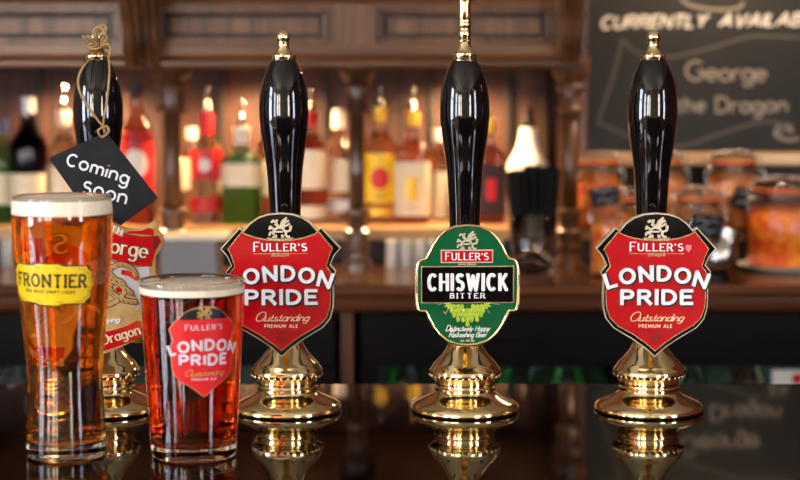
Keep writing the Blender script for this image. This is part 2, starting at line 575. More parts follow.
def window(n, x0, x1, z0, z1, wall):
    """lit window: wall 'front' (x range) or 'left' (y range)"""
    fr = MB(); gl = MB()
    t = 0.05

    def bx(mb, a0, a1, b0, b1, d0, d1):
        if wall == 'front':
            mb.box(a0, a1, RY0 + d0, RY0 + d1, b0, b1)
        elif wall == 'left':
            mb.box(RX0 + d0, RX0 + d1, a0, a1, b0, b1)
        else:
            mb.box(RX1 - d1, RX1 - d0, a0, a1, b0, b1)
    for a in (x0, x1 - t): bx(fr, a, a + t, z0, z1, 0.0, 0.07)
    for b in (z0, z1 - t): bx(fr, x0 + t, x1 - t, b, b + t, 0.0, 0.07)
    xm = (x0 + x1) / 2
    zm = z0 + (z1 - z0) * .62
    nm = max(2, round((x1 - x0) / .24))
    for q_ in range(1, nm):
        xm = x0 + (x1 - x0) * q_ / nm
        bx(fr, xm - .03, xm + .03, z0 + t, z1 - t, 0.0, 0.06)
    bx(fr, x0 + t, x1 - t, zm - .02, zm + .02, 0.0, 0.045)
    bx(gl, x0 + t * .8, x1 - t * .8, z0 + t * .8, z1 - t * .8, 0.005, 0.02)
    f = struct('window_%d' % n, fr, 'bar_front')
    gl.build('pane', 'window_lit' if wall == 'front' else 'window_cool', f)


window(1, -2.5, -1.75, 1.0, 2.4, 'front')
window(2, -1.6, -1.15, 1.0, 2.4, 'front')
window(3, 1.5, 2.2, 1.0, 2.4, 'front')
window(4, -1.7, -0.9, 1.0, 2.3, 'left')
window(5, -3.3, -2.5, 1.0, 2.3, 'left')
window(6, -2.6, -1.9, 1.0, 2.3, 'right')

# unseen pendant lamps, added for point highlights and brighter brass
lamp_spots = [(-1.9, -1.6), (-1.3, -2.3), (-0.5, -2.7), (0.35, -3.1), (1.0, -2.5), (1.7, -1.9), (-1.0, -3.4), (1.3, -3.5)]
pl0 = None
for i, (x, y) in enumerate(lamp_spots):
    if pl0 is None:
        e = empty('added_pendant_lamp', (x, y, RH), 'added brass pendant lamp, out of view behind the camera, for point highlights', 'lamp', 'added pendant lamps out of view')
        MB().tube([(0, 0, -.001), (0, 0, -.5)], .004).build('cord', 'black_plastic', e)
        sharp(MB().lathe([(.012, -.5), (.03, -.52), (.1, -.62), (.13, -.66), (.126, -.66), (.096, -.618), (.026, -.524)], 32, closed=True).build('lamp_shade', 'old_brass', e))
        MB().sphere((0, 0, -.6), .035).build('bulb', 'bulb', e)
        pl0 = e
    else:
        e = copy_tree(pl0); e.location = (x, y, RH)

# ------------------------------------------------------------------ bar
bar_d0, bar_d1 = 0.72, 1.668
# clear top view of the bar
e = tag(MB().box(-1.9, 1.9, bar_d0 - D0, bar_d1 - D0, BT - .04, BT, bev=.004).build('bar_counter', 'bar_top'),
        'long dark glossy bar top under the beers and pumps', 'bar counter')
tag(MB().box(-1.88, 1.88, bar_d0 - D0 + .08, bar_d1 - D0 - .06, 0.0, BT - .041).build('bar_cabinet', 'bar_front'),
    'wooden bar front carrying the glossy bar top', 'bar counter')


# ------------------------------------------------------------------ back bar
def yw(d): return d - D0


# counter
cb = empty('back_counter', (0, yw(2.5), BT), 'brown wooden back counter with rounded front edge, behind the pumps', 'counter')
MB().box(-1.7, 1.7, .004, .585, -.018, 0).build('counter_top', 'counter', cb)
nose = [(0, 0), (-.008, -.004), (-.012, -.012), (-.008, -.02), (0, -.024), (.004, -.03), (.02, -.036)]
mb = MB()
prof = [(0.0, .0002), (-.009, -.003), (-.013, -.010), (-.009, -.017), (-.001, -.020), (-.004, -.026), (-.010, -.033), (-.004, -.040), (.004, -.042), (.004, -.001)]
n = len(prof)
vs = [(-1.7, p[0], p[1]) for p in prof] + [(1.7, p[0], p[1]) for p in prof]
mb.add(vs, [tuple(range(n)), tuple(range(2 * n - 1, n - 1, -1))] + [(i, (i + 1) % n, (i + 1) % n + n, i + n) for i in range(n)])
mb.build('edge_moulding', 'counter', cb)

# raised bottle shelf (goes behind the columns, along the wall)
sh_z = 0.058
sf = empty('bottle_shelf', (0, yw(2.80), BT), 'pale-edged raised shelf carrying the row of spirit bottles', 'shelf')
MB().box(-1.69, .98, 0, .284, sh_z - .018, sh_z).build('shelf_board', 'shelf_pale', sf)
MB().box(-1.69, .98, .08, .098, 0.0005, sh_z - .018).build('riser', 'oak_dark', sf)

# panelled wall above
bw = struct('wall_panelling', MB().box(-1.69, 1.69, yw(3.085), yw(3.105), BT - .3, BT + .9), 'back_boards')
# upright divider battens on the wall
bt0 = None
for px in (40, 100, 222, 325, 432, 508, 545):
    x = xat(px, 3.06)
    if bt0 is None:
        bt0 = tag(MB().box(-.006, .006, 0, .013, 0, .36, bev=.002).build('wall_batten', 'oak_dark'), 'dark upright batten on the back panelling behind the bottles', 'batten', 'battens on the back panelling')
        b = bt0
    else:
        b = bt0.copy(); C.objects.link(b)
    b.location = (x, yw(3.07), BT + sh_z + .001)

# canopy above the bottles
cn = empty('bar_canopy', (0, yw(2.5), BT), 'carved dark oak canopy with recessed panels above the bottles', 'canopy')
CX0, CX1 = -1.69, xat(584, 2.5, .35)
czb = zat(68, 2.5)
# bottom moulding profile along x
def moulding(parent, name, prof, x0, x1, m):
    n = len(prof)
    mb = MB()
    vs = [(x0, p[0], p[1]) for p in prof] + [(x1, p[0], p[1]) for p in prof]
    mb.add(vs, [tuple(range(n)), tuple(range(2 * n - 1, n - 1, -1))] + [(i, (i + 1) % n, (i + 1) % n + n, i + n) for i in range(n)])
    return mb.build(name, m, parent)


z0 = czb
moulding(cn, 'lower_moulding', [(0.03, z0), (-.012, z0), (-.018, z0 + .004), (-.018, z0 + .009), (-.010, z0 + .014), (-.004, z0 + .020), (-.004, z0 + .030), (.03, z0 + .030)], CX0, CX1, 'oak')
z1 = zat(44, 2.5)   # bottom of panel recess
z2 = zat(6, 2.5)
moulding(cn, 'lower_rail', [(.03, z0 + .03), (.0, z0 + .03), (.0, z1), (.03, z1)], CX0, CX1, 'oak')
moulding(cn, 'upper_rail', [(.03, z2), (0, z2), (0, z2 + .004), (-.012, z2 + .016), (-.02, z2 + .03), (-.02, z2 + .3), (.03, z2 + .3)], CX0, CX1, 'oak')
MB().box(CX0, CX1, .022, .03, z1 - .002, z2 + .002).build('panel_backing', 'oak_panel', cn)
MB().box(CX0, CX1, .03, .58, z0 + .02, z0 + .035).build('canopy_soffit', 'oak_dark', cn)
MB().box(CX1 - .02, CX1, .03, .58, z0 + .035, z2 + .3).build('side_board', 'oak_v', cn)
# stiles between the panels + frames
stiles = [(118, 156), (330, 376), (553, 585), (-100, -70)]
for a, b_ in stiles:
    MB().box(xat(a, 2.5, .35), xat(b_, 2.5, .35), 0.0, .022, z1, z2).build('stile', 'oak_panel' if a == 330 else 'oak_v', cn)
panels = [(-70, 118), (156, 330), (376, 553)]
for a, b_ in panels:
    xa, xb = xat(a, 2.5, .35), xat(b_, 2.5, .35)
    mb = MB()
    t = .010
    mb.box(xa, xb, .004, .022, z2 - t, z2, bev=.002); mb.box(xa, xb, .004, .022, z1, z1 + t, bev=.002)
    mb.box(xa, xa + t, .004, .022, z1 + t, z2 - t, bev=.002); mb.box(xb - t, xb, .004, .022, z1 + t, z2 - t, bev=.002)
    t2 = .006
    mb.build('panel_frame', 'oak_v', cn); mb = MB()
    mb.box(xa + t, xb - t, .013, .022, z2 - t - t2, z2 - t); mb.box(xa + t, xb - t, .013, .022, z1 + t, z1 + t + t2)
    mb.box(xa + t, xa + t + t2, .013, .022, z1 + t + t2, z2 - t - t2); mb.box(xb - t - t2, xb - t, .013, .022, z1 + t + t2, z2 - t - t2)
    mb.build('panel_shade_bead', 'oak_dark', cn)  # beads coloured dark to paint shade around the panel recess


def corbel(px, d, y_top, y_bot, wpx):
    """scrolled bracket: curved side profile, fluted front"""
    x = xat(px, d, .35); hw = wpx * pxs(d) / 2
    zt, zb = zat(y_top, d), zat(y_bot, d)
    dy = d - 2.5
    prof = []
    for i in range(17):
        t = i / 16
        prof.append((dy + .05 - .062 * sin(pi * t * .55) - .006 * sin(t * 3 * pi), zb + (zt - zb) * t))
    poly = prof + [(.002, zt), (.002, zb)]
    n = len(poly)
    vs = [(x - hw, p[0], p[1]) for p in poly] + [(x + hw, p[0], p[1]) for p in poly]
    b = MB().add(vs, [tuple(range(n)), tuple(range(2 * n - 1, n - 1, -1))] + [(i, (i + 1) % n, (i + 1) % n + n, i + n) for i in range(n)]).build('bracket', 'oak_v', cn)
    for k in range(-1, 2):
        MB().tube([(x + k * hw * .55, p[0] - .001, p[1]) for p in prof], hw * .2, 8).build('fluting', 'oak_v', b)


corbel(137, 2.43, -30, 66, 34)
corbel(572, 2.43, -30, 62, 22)


# turned columns
def column(px, d, wpx, label, om='oak_v'):
    x = xat(px, d, .2); s = pxs(d)
    r = wpx * s / 2
    e = empty('turned_column', (x, yw(d), BT), label, 'column', 'turned oak columns under the canopy')
    top = czb + .018
    def z(py): return zat(py, d)
    cap = [(r * .95, z(113)), (r * 1.25, z(112)), (r * 1.3, z(109)), (r * 1.0, z(106)), (r * 1.0, z(92)), (r * 1.35, z(90)), (r * 1.4, z(86)), (r * 1.15, z(83)), (r * 1.5, z(76)), (r * 1.7, z(72)), (r * 1.7, z(66)), (r * 1.75, top - .0), ]
    cap = [(a * 1.2 if i_ else a, b) for i_, (a, b) in enumerate(cap)]
    sharp(MB().lathe(cap, 32).build('capital', om, e), 50)
    MB().lathe([(r, z(212)), (r * .92, z(170)), (r * .88, z(113))], 32).build('shaft', om, e)
    base = [(r * 1.75, .0005), (r * 1.75, z(262)), (r * 1.35, z(258)), (r * 1.35, z(250)), (r * 1.5, z(248)), (r * 1.5, z(245)), (r * 1.2, z(242)), (r * 1.2, z(237)), (r * 1.55, z(235)), (r * 1.55, z(231)), (r * 1.1, z(228)), (r * 1.15, z(216)), (r * 1.45, z(214)), (r * 1.45, z(210)), (r * 1.0, z(208))]
    sharp(MB().lathe(base, 32).build('column_base', om, e), 50)


column(172, 2.72, 20, 'turned brown column standing behind the tall sign side of the counter')
column(357, 2.72, 17, 'turned brown column between the red badge pump and green badge pump', 'column_oak')
column(570, 2.72, 18, 'turned pale column beside the cup of black straws')

# shelf spotlights
sp0 = None
for i, px in enumerate((76, 258, 462)):
    d = 2.94
    x = xat(px, d, .33)
    if sp0 is None:
        e = empty('shelf_spotlight', (x, yw(d), BT + czb + .0185), 'small lit spotlight under the canopy', 'lamp', 'small spotlights under the canopy')
        sharp(MB().lathe([(.010, 0), (.010, -.012), (.0085, -.012), (.0085, -.002)], 20).build('lamp_housing', 'steel', e))
        MB().lathe([(0, -.004), (.0082, -.004), (.0082, -.006), (0, -.007)], 20).build('lens', 'lamp_lens', e)
        sp0 = e
    else:
        e = copy_tree(sp0); e.location.x = x
    L = bpy.data.lights.new('spot', 'SPOT')
    L.energy = SPOT_E; L.color = (1.0, .62, .30); L.spot_size = radians(150); L.spot_blend = .6; L.shadow_soft_size = .014
    lo = bpy.data.objects.new('spot_light', L); C.objects.link(lo)
    lo.location = (x, yw(d) + .0, BT + czb - .002)
    lo.rotation_euler = (radians(8), 0, 0)
    lo.parent = None


# ================================================================== HAND PUMPS
ud = D0 - .052                     # plane of the clip faces
uxs = pxs(ud, .08)
uz0 = zat(285, ud)
uzs = (zat(215, ud) - zat(355, ud)) / 140.0
hs = pxs(D0, .15)                  # horizontal scale on the pump axis


def hz(py): return zat(py, D0)


def lp_outline():
    right = [(0, 213.2), (12, 214.3), (22, 217.5), (30, 223), (36.5, 230.5), (40.5, 227.6), (60, 248.4),
             (53.5, 256), (49.5, 265), (55, 271.5), (52, 280), (52.6, 296), (52, 308), (49, 319), (41.5, 328), (23, 339), (10, 348), (0, 357)]
    # soften the lower curve
    return right


def mirror(right):
    return right + [(-x, y) for x, y in reversed(right) if abs(x) > 1e-6]


def to_local(poly, cx=0.0):
    return [((x + cx) * uxs, uz0 + (285 - y) * uzs) for x, y in poly]


def flat_warp(cx=0.0, yface=0.0, rot=0.0, ox=0.0, oy=0.0):
    """(x px right, y px up) relative to (ox, oy px-row) on the clip plane"""
    c, s = cos(rot), sin(rot)
    def f(x, y, o=0.0):
        X_ = x * c - y * s + ox + cx; Y_ = x * s + y * c
        return (X_ * uxs, yface - o, uz0 + (285 - oy + Y_) * uzs)
    return f


def arc_warp(cx, yface, oy, R, ox=0.0):
    def f(x, y, o=0.0):
        a = x / R
        X_ = (R + y) * sin(a) + ox + cx
        Y_ = (R + y) * cos(a) - R
        return (X_ * uxs, yface - o, uz0 + (285 - oy + Y_) * uzs)
    return f


GRIFFIN = [
    [(-7, 0), (-6, 5), (-2, 7), (3, 6), (6, 2), (5, -1)],           # trunk
    [(-2, 7), (-4, 12), (-7, 14), (-9, 12)],                        # neck and beak
    [(-4, 12), (-3, 15)],
    [(0, 7), (2, 13), (7, 17)], [(1, 7), (5, 12), (9, 14)], [(2, 7), (6, 9), (10, 11)],  # wing
    [(-6, 5), (-10, 8), (-11, 5)], [(-6, 3), (-10, 2), (-11, -1)],  # forelegs
    [(5, 1), (7, -2), (10, -2)], [(-5, 0), (-4, -2), (-8, -2)], [(2, 0), (2, -2), (4, -2)],
    [(6, 3), (10, 4), (11, 8), (9, 8)],                             # tail
    [(-5, 3), (3, 3)], [(-3, 9), (-1, 9)], [(3, 10), (6, 15)], [(-5, 11), (-4, 9)],
]


def pump(loc, label, group, lean=0.0):
    e = empty('hand_pump', loc, label, 'beer pump', group)
    e.rotation_euler = (0, radians(lean), 0)
    k = hs
    body = [(0, .0), (50.5 * k, .0), (53.5 * k, .0018), (54.5 * k, .0045), (53.5 * k, .0078), (49 * k, .0105), (45 * k, hz(400)), (39, 0), (0, 0)]
    B = [(53.4, 410), (54.6, 409.2), (55, 407.4), (54.4, 404.8), (52.6, 402.6), (49.6, 400.6), (45, 398.6), (40.5, 396.6), (36.8, 395), (33.4, 393.2), (30.8, 391.2), (29.6, 389.8),
         (29.4, 388.8), (30.6, 388.2), (30.6, 386.4), (29, 385.8), (28.6, 383.6), (28.8, 381.8), (30.2, 381.4), (30.2, 380.2), (29, 379.6), (29.2, 378.4), (30.8, 377.4), (32.6, 376.8), (34.6, 376), (35.8, 374.4), (36.3, 372.2), (36.2, 369.8), (35.2, 367.6), (33.6, 366.4), (32.8, 364), (29.6, 360.6),
         (26, 357), (22.4, 352.8), (19.4, 348.5), (17.4, 344.5), (16, 340), (15.3, 333), (15, 320), (15, 262), (15.8, 258), (15.8, 252)]
    prof = [(0, 0.0)] + [(r * k, max(0.0, hz(y) - hz(410))) for r, y in B] + [(0, hz(252) - hz(410))]
    sharp(MB().lathe(prof, 72).build('pump_body', 'brass', e), 60)
    # added beads on a smooth rim, shaping its dotted highlights
    mb = MB()
    zb = hz(373.6) - hz(410)
    for i in range(34):
        a = 2 * pi * i / 34
        mb.sphere((35.0 * k * cos(a), 35.0 * k * sin(a), zb), 1.9 * k, 8, 6)
    mb.build('highlight_beads', 'brass', e)
    Hh = [(15.6, 252), (15.4, 232), (15.5, 214), (16, 200), (16.6, 190), (17.6, 174), (19.2, 160), (21.6, 145), (23.6, 130), (24.5, 118), (24.6, 108), (24, 98), (22.6, 87), (20, 77), (16.8, 69), (13.6, 63), (12.2, 60.6)]
    hp = spline([(r * k, hz(y) - hz(410)) for r, y in Hh], 3)
    o0 = hz(252) - hz(410)
    MB().lathe([(0, o0)] + hp + [(0, hp[-1][1])], 64).build('handle', 'handle_black', e)
    return e


def finial(e, tall=False):
    k = hs
    z = lambda y: hz(y) - hz(410)
    if not tall:
        T = [(12.2, 60.8), (12.6, 60), (12.6, 55.6), (12, 55), (9.6, 54.2), (7.6, 51.5), (6.2, 48.5), (5.6, 45.5), (5.6, 44.2), (6.8, 43.8), (6.9, 42.8), (5.6, 42.3), (5.6, 41.5), (6.8, 39.5), (7, 36.5), (6.4, 34), (5.6, 32.6), (4.4, 31.4), (2.4, 30.2), (0, 29.9)]
        prof = [(0, z(60.8))] + [(r * k, z(y)) for r, y in T]
        sharp(MB().lathe(prof, 40).build('finial', 'brass', e), 45)
    else:
        T = [(12.2, 59), (12.4, 58.6), (12.4, 54), (11.6, 53.4), (9.6, 52), (7, 47), (6.2, 44), (5.8, 42), (6.8, 41.4), (6.9, 40.2), (5.8, 39.6), (6.4, 37), (6.9, 34), (6.4, 31), (5.6, 29.4), (5.8, 28), (6.6, 27), (6.6, 23), (6, 21.6), (6.4, 20), (6.2, 6), (6.8, 0), (7.6, -8), (8.6, -16), (7, -24), (0, -27)]
        prof = [(0, z(61))] + [(12.2 * k, z(61))] + [(r * k, z(y)) for r, y in T]
        sharp(MB().lathe(prof, 40).build('finial', 'brass', e), 45)


YF = -(D0 - ud)      # local y of clip back plane region


def bracket(e):
    mb = MB()
    mb.box(-.008, .008, YF + .007, -.008, uz0 - .02, uz0 - .004, bev=.001)
    mb.box(-.008, .008, YF + .007, -.008, uz0 + .03, uz0 + .042, bev=.001)
    mb.build('clip_bracket', 'old_brass', e)


def clip_lp(e, cx):
    out = mirror(lp_outline())
    o = out
    cl = MB().prism(to_local(o, cx), YF - .001, YF + .008).build('pump_clip', 'silver', e)
    MB().prism(inset(to_local(o, cx), .0009), YF - .0022, YF - .0005).build('black_edge', 'black_enamel', cl)
    field = [(0, 240.6), (12, 240.2), (24, 238), (34, 234.6), (38.2, 232.2), (51.5, 248.6), (48, 256), (45, 266), (49.5, 272), (48.5, 281), (49.2, 295), (48.4, 307), (45, 317), (37, 325), (21, 334), (9, 342.5), (0, 350)]
    f = to_local(mirror(field), cx)
    MB().prism(inset(f, -.0008), YF - .0030, YF - .002).build('gold_outline', 'gold_line', cl)
    MB().prism(f, YF - .0040, YF - .0028).build('red_field', 'red_enamel', cl)
    # black crescent under the arc edge line
    y = YF - .0022
    letters('griffin_emblem', [[(a * .98, b) for a, b in p] for p in GRIFFIN], 2.3, flat_warp(cx, y, 0, 0, 234.5), 'silver', cl, depth=.0012, thin=.8)
    y = YF - .0040
    letters('emblem_ground', [[(-13, 0), (-4, -1.5), (6, -1.2), (13, 0)]], 2.4, flat_warp(cx, y + .0015, 0, 0, 238), 'gold_line', cl, depth=.002)
    wv = flat_warp(cx, y, 0, 0, 250.4)
    letters('maker_lettering', text("FULLER'S", 7.0, .85, .34, serif=.1, first=1.22, width=52), 1.35, wv, 'white_letter', cl, thin=.55, depth=.0006)
    letters('underline', [[(-27, 0), (-9, 0)], [(9, 0), (27, 0)]], .5, flat_warp(cx, y, 0, 0, 253.3), 'gold_line', cl, depth=.0003)
    mb = MB(); ribbons(mb, [[(-8.6, 0), (8.6, 0)]], 3.2, flat_warp(cx, y, 0, 0, 254.2), depth=.0004); mb.build('small_plaque', 'gold_line', cl)
    letters('plaque_lettering', text("GRIFFIN", 1.8, .8, .3, width=13), .35, flat_warp(cx, y - .0005, 0, 0, 255.1), 'brown_print', cl)
    # big name in arch, then straight
    st = text("LONDON", 13.0, .92, .36, width=97)
    aw = arc_warp(cx, y, 279.2, 150)
    letters('letter_shadow', [[(a + 1.2, b - 1.2) for a, b in p] for p in st], 4.9, aw, 'shadow_letter', cl, depth=.0012, ext=1.0)
    letters('name_lettering', st, 3.5, lambda a, b, o_=0: aw(a, b, o_ + .0012 if o_ else .0008), 'white_letter', cl, depth=.0012, ext=1.6, thin=.85)
    st = text("PRIDE", 12.6, 1.0, .36, width=69)
    w2 = flat_warp(cx, y, 0, .5, 302.6)
    letters('letter_shadow', [[(a + 1.2, b - 1.2) for a, b in p] for p in st], 4.9, w2, 'shadow_letter', cl, depth=.0012, ext=1.0)
    letters('name_lettering', st, 3.6, lambda a, b, o_=0: w2(a, b, o_ + .0012 if o_ else .0008), 'white_letter', cl, depth=.0012, ext=1.6, thin=.85)
    letters('script_lettering', text("Outstanding", 6.8, 1.0, .16, slant=.45, first=1.35, script=True, width=53), .85, flat_warp(cx, y, 0, 0, 320.5), 'cream_letter', cl, thin=.6, depth=.0005)
    letters('small_lettering', text("PREMIUM ALE", 3.0, .9, .4, width=33), .7, flat_warp(cx, y, 0, 0, 327), 'cream_letter', cl, depth=.0003)
    letters('strength_lettering', text("4.1%", 3.4, .9, .3, width=9) + [[(-17, 1.6), (-8, 1.6)], [(8, 1.6), (17, 1.6)]], .6, flat_warp(cx, y, 0, 0, 333.6), 'shadow_letter', cl, depth=.0003)
    letters('crest', [[(-7, 3), (7, 3)], [(-3, 2), (-2.6, -2), (0, -4), (2.6, -2), (3, 2)], [(-1.2, 1), (1.2, -1)], [(1.2, 1), (-1.2, -1)]], .7, flat_warp(cx, y, 0, 0, 338.5), 'shadow_letter', cl, depth=.0003)
    return cl


# --- pump with the green oval clip
def clip_green(e, cx):
    right = [(0, 224), (12, 225.2), (22, 229), (30, 236), (35.5, 244), (39, 251.5), (42.2, 257.2), (48, 258.4), (50.6, 262), (52.2, 269), (52.8, 285), (52.2, 303), (51, 309.5), (48, 312.6), (42.5, 312.4), (40, 318), (35, 327.5), (29, 335.6), (21, 342.4), (10, 346), (0, 347)]
    o = to_local(mirror(right), cx)
    cl = MB().prism(inset(o, .0008), YF - .001, YF + .008).build('pump_clip', 'brass', e)
    # rounded gold rim
    pts = [(p[0], YF - .0015, p[1]) for p in inset(o, .0016)]
    pts.append(pts[0])
    MB().tube(pts, .0017, 10, caps=False).build('rim', 'brass', cl)
    MB().prism(inset(o, .0024), YF - .0022, YF - .0005).build('green_field', 'green_enamel', cl)
    y = YF - .0022
    def rect(x0, x1, y0, y1): return to_local([(x0, y0), (x1, y0), (x1, y1), (x0, y1)], cx)
    pn = MB().prism(rect(-46.4, 46.4, 265.6, 302.6), y - .0008, y).build('name_panel', 'gold_line', cl)
    MB().prism(rect(-45.2, 45.2, 266.6, 301.6), y - .0016, y - .0006).build('panel_face', 'black_enamel', pn)
    st = text("CHISWICK", 15.4, .62, .3, serif=.06, width=77)
    w3 = flat_warp(cx, y - .0016, 0, 0, 289.2)
    letters('letter_shadow', [[(a + .8, b - .8) for a, b in p] for p in st], 4.0, w3, 'shadow_letter', cl, depth=.0008, thin=.65)
    letters('name_lettering', st, 3.5, lambda a, b, o_=0: w3(a, b, o_ + .0008 if o_ else .0006), 'white_letter', cl, depth=.0012, thin=.62, ext=.6)
    letters('style_lettering', text("BITTER", 4.6, .95, .5, serif=.14, width=34), 1.2, flat_warp(cx, y - .0016, 0, 0, 297.4), 'white_letter', cl, thin=.6, depth=.0006)
    pq = MB().prism(rect(-26.6, 25.6, 249.4, 262.6), y - .001, y).build('maker_plaque', 'silver', cl)
    MB().prism(rect(-25.4, 24.4, 250.6, 261.4), y - .0018, y - .0008).build('plaque_face', 'red_enamel', pq)
    letters('maker_lettering', text("FULLER'S", 6.6, .85, .3, serif=.1, first=1.15, width=42), 1.3, flat_warp(cx, y - .0018, 0, -.5, 259.4), 'white_letter', cl, thin=.55, depth=.0005)
    letters('small_lettering', text("GRIFFIN BREWERY", 1.5, .8, .3, width=18), .3, flat_warp(cx, y, 0, 0, 264.9), 'cream_letter', cl, depth=.0003)
    letters('griffin_emblem', [[(a * .9, b * .9) for a, b in p] for p in GRIFFIN], 1.9, flat_warp(cx, y, 0, 0, 246.6), 'silver', cl, depth=.0012, thin=.8)
    # hops
    mb = MB(); md = MB()
    wp = flat_warp(cx, y, 0, 0, 312)
    def cone_hop(x0, y0, s, mbx):
        for r in range(4):
            n_ = (3, 4, 3, 1)[r]
            for q in range(n_):
                px_ = x0 + (q - (n_ - 1) / 2) * 2.7 * s; py_ = y0 + 4 * s - r * 2.9 * s
                c = wp(px_, py_, .0004 + .0003 * r)
                mbx.sphere(c, .00135 * s, 8, 6, sc=(1, .5, 1.25))
    md_poly = [(-17, 5), (-12, 8.5), (0, 7.6), (12, 8.5), (17, 5), (13, -3), (7, -5), (4, -10), (0, -14), (-4, -10), (-7, -5), (-13, -3)]
    md.add([wp(a, b, .0003) for a, b in md_poly], [tuple(range(len(md_poly)))])
    md.build('hop_ground', 'hop_dark', cl, fixn=False)
    cone_hop(-9.5, 0, 1.45, mb); cone_hop(9.5, 0, 1.45, mb); cone_hop(0, -4.5, 1.5, mb)
    lf = [(0, 0), (-4, 3.5), (-8, 2.6), (-7.4, 5.4), (-12, 5.4), (-9, 8), (-12.6, 10.4), (-6, 10.6), (-3, 9)]
    for sg in (-1, 1):
        mb.add([wp((a * .9 - 13) * -sg, b * .85 + 1, .0006) for a, b in lf], [tuple(range(len(lf)))])
    mb.build('hop_cones', 'hop_green', cl, fixn=False)
    letters('vine_lines', [[(-45, 9.4), (-30, 10.4), (-16, 8)], [(16, 8), (30, 10.4), (45, 9.4)], [(-20, 10), (-30, 7.6)], [(20, 10), (32, 7.6)], [(-22, -1), (-18, 4)], [(-24, 1), (-21, -2)], [(20, 3), (22, -1)]], .7, wp, 'gold_line', cl, depth=.0003)
    letters('script_lettering', text("Distinctively Hoppy", 4.8, .95, .14, slant=.4, first=1.2, script=True, width=43), .8, flat_warp(cx, y, 0, 0, 330.6), 'white_letter', cl, thin=.65, depth=.0004)
    letters('script_lettering', text("Refreshing Beer", 4.8, .95, .14, slant=.4, first=1.2, script=True, width=37), .8, flat_warp(cx, y, 0, 0, 336.8), 'white_letter', cl, thin=.65, depth=.0004)
    letters('strength_lettering', text("ALC 3.5% VOL", 1.9, .9, .35, width=14), .4, flat_warp(cx, y, 0, 0, 341.4), 'cream_letter', cl, depth=.0003)


